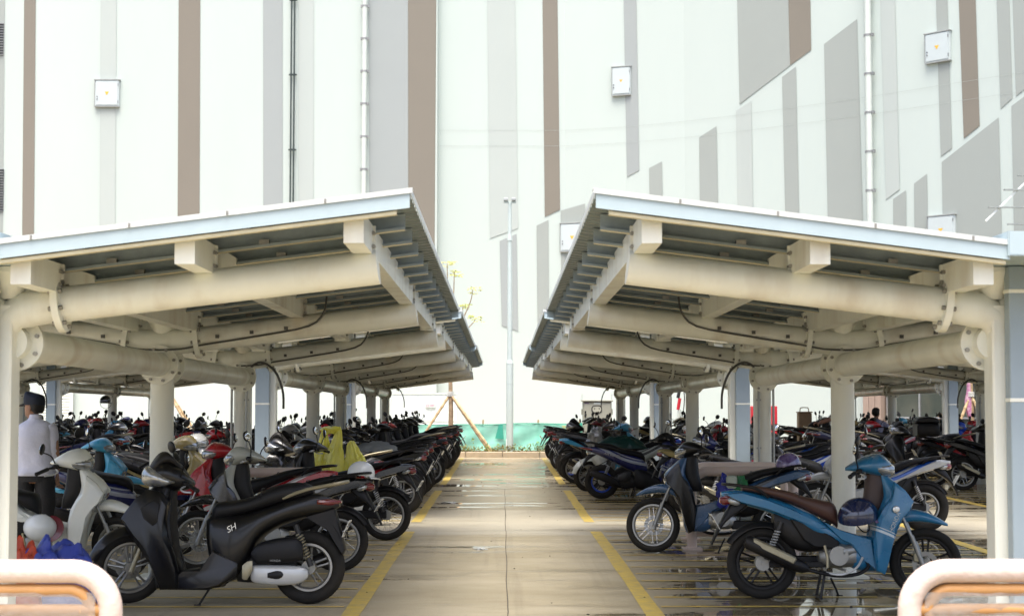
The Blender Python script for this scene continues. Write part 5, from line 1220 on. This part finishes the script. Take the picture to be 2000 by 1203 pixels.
def cloth(m, cx, cy, w_, d_, h_, seed, n=40, base=0):
    vs = []
    for j in range(n+1):
        for i in range(n+1):
            u, v = i/n*2-1, j/n*2-1; q = max(0, 1-u*u)*max(0, 1-v*v)
            nzv = noise.noise(Vector((u*2.2+seed, v*2.2, seed)))+.6*noise.noise(Vector((u*5+seed, v*5, 0)))-.45*abs(noise.noise(Vector((u*4+seed*2, v*4, 3))))-.14*abs(noise.noise(Vector((u*9, v*9+seed, 0))))
            vs.append((cx+u*w_+.03*nzv, cy+v*d_+.03*nzv, base+h_*(q**.5)*(1.0+.32*nzv)))
    m.add(vs, [(j*(n+1)+i, j*(n+1)+i+1, (j+1)*(n+1)+i+1, (j+1)*(n+1)+i) for j in range(n) for i in range(n)])
m = MB(); cloth(m, .10, 0, .42, .30, .56, 1, base=.02); m.build('sheet_fold', M_tarp, rt, 60); m = MB(); cloth(m, -.08, -.16, .22, .20, .55, 5, base=.02); q = m.build('sheet_fold', M_tarpo, rt, 60); q['label'] = 'orange red sheet'
# dark green raincoat and clear plastic over the bikes on the right
M_grn = mat('dark_green_raincoat', (.006, .055, .045), .4, var=.3, vscale=6, bump=.6, bscale=10); M_clr = mat('clear_plastic', (.45, .47, .46), .12, coat=1, var=.4, vscale=9, bump=.9, bscale=14, alpha=.75)
P1 = AT(1215, 862, 27.0)
ro = empty('raincoat', (P1.x, 27.3, P1.z-.12), 'dark green raincoat spread over a seat behind the dark blue scooter', 'raincoat')
m = MB(); cloth(m, 0, 0, .42, .20, .20, 3); m.build('cloth', M_grn, ro, 60)
rc = empty('plastic_cover', (AT(1165, 855, 27.9).x, 27.9, AT(1165, 855, 27.9).z-.12), 'clear plastic cover bunched on a bike behind the dark blue scooter', 'plastic cover')
m = MB(); blob(m, (0, 0, .1), (.16, .14, .19), 8, .35); m.build('film', M_clr, rc)
P2 = AT(1425, 945, 16.6)
rg = empty('carrier_bag', (P2.x, 16.55, P2.z-.1), 'blue and green bag hooked inside the steel blue motorbike', 'bag')
m = MB(); blob(m, (-.06, 0, .02), (.09, .08, .15), 4, .3); m.build('bag', mat('royal_blue_bag', (.02, .03, .30), .4, var=.2, bump=.5), rg)
m = MB(); blob(m, (.09, 0, .03), (.10, .08, .13), 5, .35); m.build('bag', mat('green_bag', (.02, .20, .06), .4, var=.3, bump=.5), rg)
m = MB(); m.cbox((.0, -.1, .13), (.11, .03, .13), None, .02); m.build('cup', mat('pale_green_cup', (.45, .50, .42), .5), rg)
# grey seat cover
rs2 = empty('seat_cover', on(b4, -.25, 0, .80)+Vector((-.1, 1.6, .0)), 'light grey cover over a seat behind the fat-tyred motorbike', 'seat cover')
m = MB(); cloth(m, 0, 0, .34, .16, .14, 9, 20); m.build('cloth', mat('grey_cloth', (.22, .23, .22), .7, var=.15, bump=.4), rs2, 60)
# black top box
rtb = empty('top_box', on(r9, -.80, 0, .90), 'black top box on the rack of a motorbike near the far right post', 'top box')
m = MB(); m.loft([(-.20, .02, .20, .16), (-.18, .0, .24, .20), (0, 0, .25, .22), (.18, 0, .24, .20), (.21, .03, .18, .16)], 'x', 22, 2, 5); m.build('case', P_blk, rtb)
m = MB(); m.loft([(-.21, .24, .28, .15), (-.17, .235, .33, .195), (0, .235, .36, .21), (.17, .235, .33, .195), (.21, .24, .28, .15)], 'x', 22, 2, 4); m.build('lid', P_blk, rtb)
# litter on the lane
M_lit = mat('clear_litter', (.68, .70, .68), .2, coat=.5, var=.1, bump=.6, alpha=.8)
for px, py, s, lab in ((938, 1073, .06, 'flattened clear plastic lid lying in the middle of the lane'), (876, 982, .10, 'scrap of clear plastic film by the left lane line'), (1535, 1048, .05, 'small clear plastic scrap in the wet bay on the right')):
    p = G(px, py); r_ = empty('plastic_litter', (p.x, p.y, .002), lab, 'litter', 'scraps of plastic on the concrete'); m = MB(); blob(m, (0, 0, .008), (s, s*.8, .012), px, .5); m.build('film', M_lit, r_)
lm = MB(); r_ = random.Random(9)
for _ in range(160):
    x, y = r_.uniform(-3, 5), r_.uniform(10, 40); s = r_.uniform(.004, .014); lm.ball((x, y, .004), (s, s*r_.uniform(.4, 1), s*.4), 5, 3)
tag(lm.build('leaf_grit', mat('grit', (.06, .05, .035), .9, var=.4), smooth=0), 'dark grit and leaf crumbs scattered on the concrete', kind='stuff')
# ================================================================== PEOPLE
SKIN = mat('skin', (.32, .17, .105), .5, var=.08, vscale=9); HAIR = mat('hair', (.010, .009, .008), .6, var=.2, bump=.4, bscale=90)
def skin_obj(name, chains, m, parent, sub=2):
    """chains: list of [(x,y,z,rx,ry)...]; a chain may start at an index tuple of an earlier vertex"""
    vs, es, rd = [], [], []
    for ch in chains:
        prev = None
        for q in ch:
            if isinstance(q, int): prev = q; continue
            vs.append(q[:3]); rd.append((q[3], q[4] if len(q) > 4 else q[3]))
            if prev is not None: es.append((prev, len(vs)-1))
            prev = len(vs)-1
    me = bpy.data.meshes.new(name); me.from_pydata(vs, es, []); o = bpy.data.objects.new(name, me); COL.objects.link(o); o.parent = parent
    md = o.modifiers.new('skin', 'SKIN'); md.use_smooth_shade = True
    if not me.skin_vertices: me.attributes
    try:
        sv = me.skin_vertices[0].data
    except Exception:
        bpy.context.view_layer.update(); sv = None
    if sv is None: return o
    for i, r in enumerate(rd): sv[i].radius = r
    sv[0].use_root = True
    s_ = o.modifiers.new('sub', 'SUBSURF'); s_.levels = sub; s_.render_levels = sub
    me.materials.append(m); return o
def head(parent, c, rz, hair=True, cap=None, skin=SKIN):
    """a head about 0.23 high, looking along local +x, with nose, eyes, ears, mouth"""
    Mx = Matrix.Translation(c) @ Matrix.Rotation(R(rz), 4, 'Z')
    m = MB(); m.loft([(-.135, -.045, .045, .048), (-.10, -.05, .055, .052), (-.075, -.03, .088, .050), (-.05, -.055, .092, .062), (-.01, -.085, .088, .071), (.03, -.095, .090, .076), (.07, -.092, .082, .074), (.10, -.07, .055, .058), (.118, -.03, .02, .025)], 'z', 20, 3, 2.2)
    m.ball((.092, 0, -.012), (.020, .012, .022), 10, 8); m.ball((.088, 0, -.047), (.012, .026, .006), 10, 6); m.ball((.088, 0, -.058), (.012, .022, .006), 10, 6)
    for s in (-1, 1): m.ball((-.005, s*.077, -.01), (.020, .009, .032), 10, 8, Matrix.Rotation(R(-12), 4, 'Y'))
    m.v = [tuple(Mx @ Vector(v)) for v in m.v]; h = m.build('head', skin, parent, 80)
    m = MB()
    for s in (-1, 1): m.ball((.081, s*.031, .018), (.010, .013, .008), 10, 8)
    m.v = [tuple(Mx @ Vector(v)) for v in m.v]; m.build('eyes', P_ink, h)
    if hair:
        m = MB(); m.loft([(-.055, -.080, -.03, .05), (-.02, -.098, .005, .079), (.03, -.108, .03, .084), (.07, -.106, .085, .083), (.105, -.085, .08, .066), (.13, -.04, .035, .03)], 'z', 20, 3, 2.2)
        m.v = [tuple(Mx @ Vector(v)) for v in m.v]; m.build('hair', HAIR, parent, 80)
    return Mx
def hand(parent, p, d, up, m_=SKIN, curl=.5):
    """palm, four bent fingers of unequal length and a thumb from the palm's side"""
    p = Vector(p); d = Vector(d).normalized(); s = d.cross(Vector(up)).normalized(); n = s.cross(d).normalized()
    m = MB(); m.tube([p, p+d*.03, p+d*.07, p+d*.095], [.024, .036, .040, .034], 10)
    m.v = [tuple(Vector(v)-n*((Vector(v)-p).dot(n))*.55) for v in m.v]
    for k, L in enumerate((.072, .080, .075, .058)):
        b = p+d*.09+s*(-.030+.020*k); a1 = d*math.cos(curl)-n*math.sin(curl); a2 = d*math.cos(curl*2.1)-n*math.sin(curl*2.1); a3 = d*math.cos(curl*3)-n*math.sin(curl*3)
        q1 = b+a1*L*.45; q2 = q1+a2*L*.32; q3 = q2+a3*L*.25; m.tube([b-d*.01, b, q1, q2, q3], [.009, .0092, .0085, .0078, .006], 7)
    b = p+d*.035-s*.032; m.tube([b, b+(d*.6-s)*.022, b+(d*1.3-s)*.034-n*.008, b+(d*2.2-s)*.036-n*.016], [.012, .011, .010, .008], 7)
    return m
M_shirt = mat('lilac_white_shirt', (.62, .64, .76), .75, var=.07, vscale=5, bump=1.0, bscale=7); M_trs = mat('black_trousers', (.012, .012, .014), .7, var=.2, bump=.3); M_capn = mat('dark_navy_cap', (.003, .009, .026), .7, var=.15)
# the attendant at left: back to the camera, head turned to the left
pm = empty('person', (-4.66, 16.4, 0), 'person in lilac shirt, black trousers and navy cap, back turned, by the left post', 'person')
body = skin_obj('body', [[(0, 0, .86, .13, .10), (0, .0, 1.02, .125, .09), (0, 0, 1.18, .15, .10), (0, .01, 1.29, .12, .09), (0, .0, 1.36, .055, .055), (-.01, .0, 1.42, .05, .05)],
  [0, (-.10, 0, .80, .095, .10), (-.11, .02, .45, .062, .066), (-.11, -.02, .10, .042, .045), (-.11, .05, .04, .04, .03), (-.11, .16, .03, .035, .02)],
  [0, (.10, 0, .80, .095, .10), (.11, .02, .45, .062, .066), (.11, -.02, .10, .042, .045), (.11, .05, .04, .04, .03), (.11, .16, .03, .035, .02)],
  [3, (-.17, .0, 1.26, .05), (-.205, .0, 1.05, .04), (-.20, .09, .82, .03)], [3, (.17, 0, 1.26, .05), (.205, .0, 1.05, .04), (.20, .09, .82, .03)]], SKIN, pm)
for s in (-1, 1):
    m = hand(pm, (s*.20, .095, .815), (0, .12, -1), (-s, 0, 0)); hh = m.build('hand', SKIN, pm)
shirt = MB(); shirt.loft([(.80, -.135, .125, .175), (.84, -.15, .14, .190), (.93, -.145, .135, .185), (1.05, -.145, .14, .185), (1.18, -.155, .145, .19), (1.27, -.13, .12, .18), (1.32, -.10, .09, .145), (1.355, -.075, .07, .085), (1.375, -.065, .062, .062)], 'z', 30, 3, 2.4)
# the loft runs with x as depth, so turn it round z
def turn(m, a): 
    Mz = Matrix.Rotation(R(a), 4, 'Z'); m.v = [tuple(Mz @ Vector(v)) for v in m.v]
def crease(m, amp, k=1.0):
    out = []
    for v in m.v:
        V = Vector(v); q = noise.noise(Vector((V.x*9*k, V.y*9*k, V.z*5*k)))+.5*noise.noise(Vector((V.x*20*k+3, V.y*20*k, V.z*11*k))); r_ = Vector((V.x, V.y, 0)); out.append(tuple(V+r_.normalized()*amp*q if r_.length > .02 else V))
    m.v = out
turn(shirt, 90); crease(shirt, .022); sh_ = shirt.build('shirt', M_shirt, pm, 80)
for s in (-1, 1):
    m = MB(); m.tube(cr([(s*.13, 0, 1.285), (s*.155, 0, 1.25), (s*.168, .0, 1.17), (s*.174, .01, 1.05), (s*.178, .04, .95), (s*.18, .09, .85)], 4), [.05]+[.072]*4+[.066]*4+[.060]*4+[.054]*4+[.046]*4, 14); crease(m, .007, 1.4); m.build('sleeve', M_shirt, sh_, 80)
m = MB(); m.loft([(1.365, -.068, .070, .066), (1.39, -.063, .066, .061), (1.408, -.058, .060, .057)], 'z', 20, 2, 2.1); turn(m, 90); m.build('collar', M_shirt, sh_, 80)
tr = MB(); tr.loft([(.74, -.11, .11, .17), (.82, -.12, .12, .175), (.90, -.11, .11, .165), (.95, -.10, .10, .15)], 'z', 24, 2, 2.4); turn(tr, 90)
for s in (-1, 1): tr.tube(cr([(s*.09, 0, .84), (s*.105, .01, .65), (s*.11, .02, .45), (s*.11, .0, .25), (s*.11, -.01, .07)], 4), [.10]*4+[.098]*4+[.085]*4+[.08]*4+[.082], 14)
tr.build('trousers', M_trs, pm, 80)
for s in (-1, 1): m = MB(); m.loft([(-.06, .0, .09, .04, s*.11), (0, .0, .10, .045, s*.11), (.10, .0, .07, .048, s*.11), (.20, .0, .05, .03, s*.11)], 'x', 14, 2); 
for s in (-1, 1):
    m = MB(); m.loft([(-.07, .0, .08, .035), (0, .0, .10, .042), (.10, .0, .07, .045), (.19, .0, .045, .03)], 'x', 14, 2); turn(m, 90); m.v = [(x+s*.11, y, z) for x, y, z in m.v]; m.build('shoe', P_blk, pm)
Mh = head(pm, (-.02, .01, 1.47), 158, True)
m = MB(); m.loft([(.03, -.114, .10, .087), (.06, -.116, .10, .089), (.10, -.110, .096, .085), (.125, -.095, .085, .072), (.138, -.06, .06, .05)], 'z', 24, 2, 2.3)
m.v = [(x, y, z+(.045*max(0, x/.1) if z > .06 else 0)) for x, y, z in m.v]
m.v = [tuple(Mh @ Vector(v)) for v in m.v]; cp = m.build('cap', M_capn, pm, 60)
m = MB(); m.loft([(.09, .03, .045, .07), (.13, .022, .034, .06), (.155, .015, .022, .035)], 'x', 14, 2); m.v = [tuple(Mh @ Vector(v)) for v in m.v]; m.build('peak', M_capn, cp)
# rider with white helmet seated behind the round right post, arm forward to the bars
def rider(x, y, head_z, face, lab, shirt_m, cap, reach=True, hairy=True):
    p = empty('person', (x, y, 0), lab, 'person', rz=R(face)); dz = head_z-1.50
    skin_obj('body', [[(0, 0, .82+dz*.3, .13, .12), (.03, 0, 1.0+dz*.7, .12, .10), (.06, 0, 1.18+dz, .14, .10), (.06, 0, 1.30+dz, .11, .09), (.07, 0, 1.37+dz, .05, .05)],
      [0, (.10, -.10, .80+dz*.3, .085), (.42, -.16, .74, .06), (.36, -.17, .30, .045), (.42, -.17, .27, .035)], [0, (.10, .10, .80+dz*.3, .085), (.42, .16, .74, .06), (.36, .17, .30, .045), (.42, .17, .27, .035)],
      [3, (.07, -.17, 1.27+dz, .05), (.26, -.24, 1.10+dz*.6, .04), (.50, -.24, 1.02, .027)], [3, (.07, .17, 1.27+dz, .05), (.26, .24, 1.10+dz*.6, .04), (.50, .24, 1.02, .027)]], SKIN, p)
    for s in (-1, 1): hand(p, (.50, s*.24, 1.02), (1, s*.05, -.05), (0, 0, 1), curl=.75).build('hand', SKIN, p)
    m = MB(); m.loft([(.84+dz*.4, -.13, .14, .16), (1.0+dz*.7, -.11, .15, .165), (1.18+dz, -.09, .185, .19), (1.29+dz, -.06, .165, .18), (1.335+dz, -.02, .13, .12), (1.365+dz, .01, .12, .06)], 'z', 24, 3, 2.4); crease(m, .008)
    sh2 = m.build('shirt', shirt_m, p, 80)
    for s in (-1, 1): m = MB(); m.tube(cr([(.06, s*.15, 1.27+dz), (.12, s*.215, 1.21+dz), (.24, s*.24, 1.11+dz*.7)], 4), [.055]+[.06]*4+[.052]*4, 12); m.build('sleeve', shirt_m, sh2, 80)
    m = MB(); m.loft([(-.12, .74+dz*.3, .92+dz*.3, .16), (0, .72+dz*.3, .94+dz*.3, .17), (.12, .74+dz*.2, .88+dz*.2, .17)], 'x', 18, 2)
    for s in (-1, 1): m.tube(cr([(.08, s*.10, .80+dz*.3), (.42, s*.16, .74), (.38, s*.17, .5), (.36, s*.17, .34)], 4), [.095]*4+[.08]*4+[.065]*4+[.06], 12)
    m.build('trousers', M_trs, p, 80)
    Mq = head(p, (.09, 0, head_z-.01), 0, hairy)
    if cap is not None:
        m = MB(); m.loft([(.02, -.125, .115, .105), (.06, -.132, .12, .112), (.10, -.12, .11, .102), (.14, -.08, .075, .07), (.155, -.04, .035, .03)], 'z', 22, 3, 2.2); m.loft([(.018, -.14, .17, .125), (.026, -.14, .17, .125)], 'z', 22, 1, 2.2); m.v = [tuple(Mq @ Vector(v)) for v in m.v]; m.build('helmet_shell', cap, p, 60)
    return p
M_wsh = mat('white_shirt', (.55, .58, .55), .7, var=.08, bump=.3, bscale=7); M_lsh = mat('lilac_shirt', (.30, .29, .42), .7, var=.1, bump=.3, bscale=7)
yq = 38.3; rider((1644-982)/3200*yq, yq, 1.52, 180, 'person in white shirt and white helmet holding handlebars, behind the round right post', M_wsh, H_w)
yq = 37.2; rider((1708-982)/3200*yq, yq, 1.26, 60, 'dark haired person in a lilac shirt, low among motorbikes right of the post', M_lsh, None)
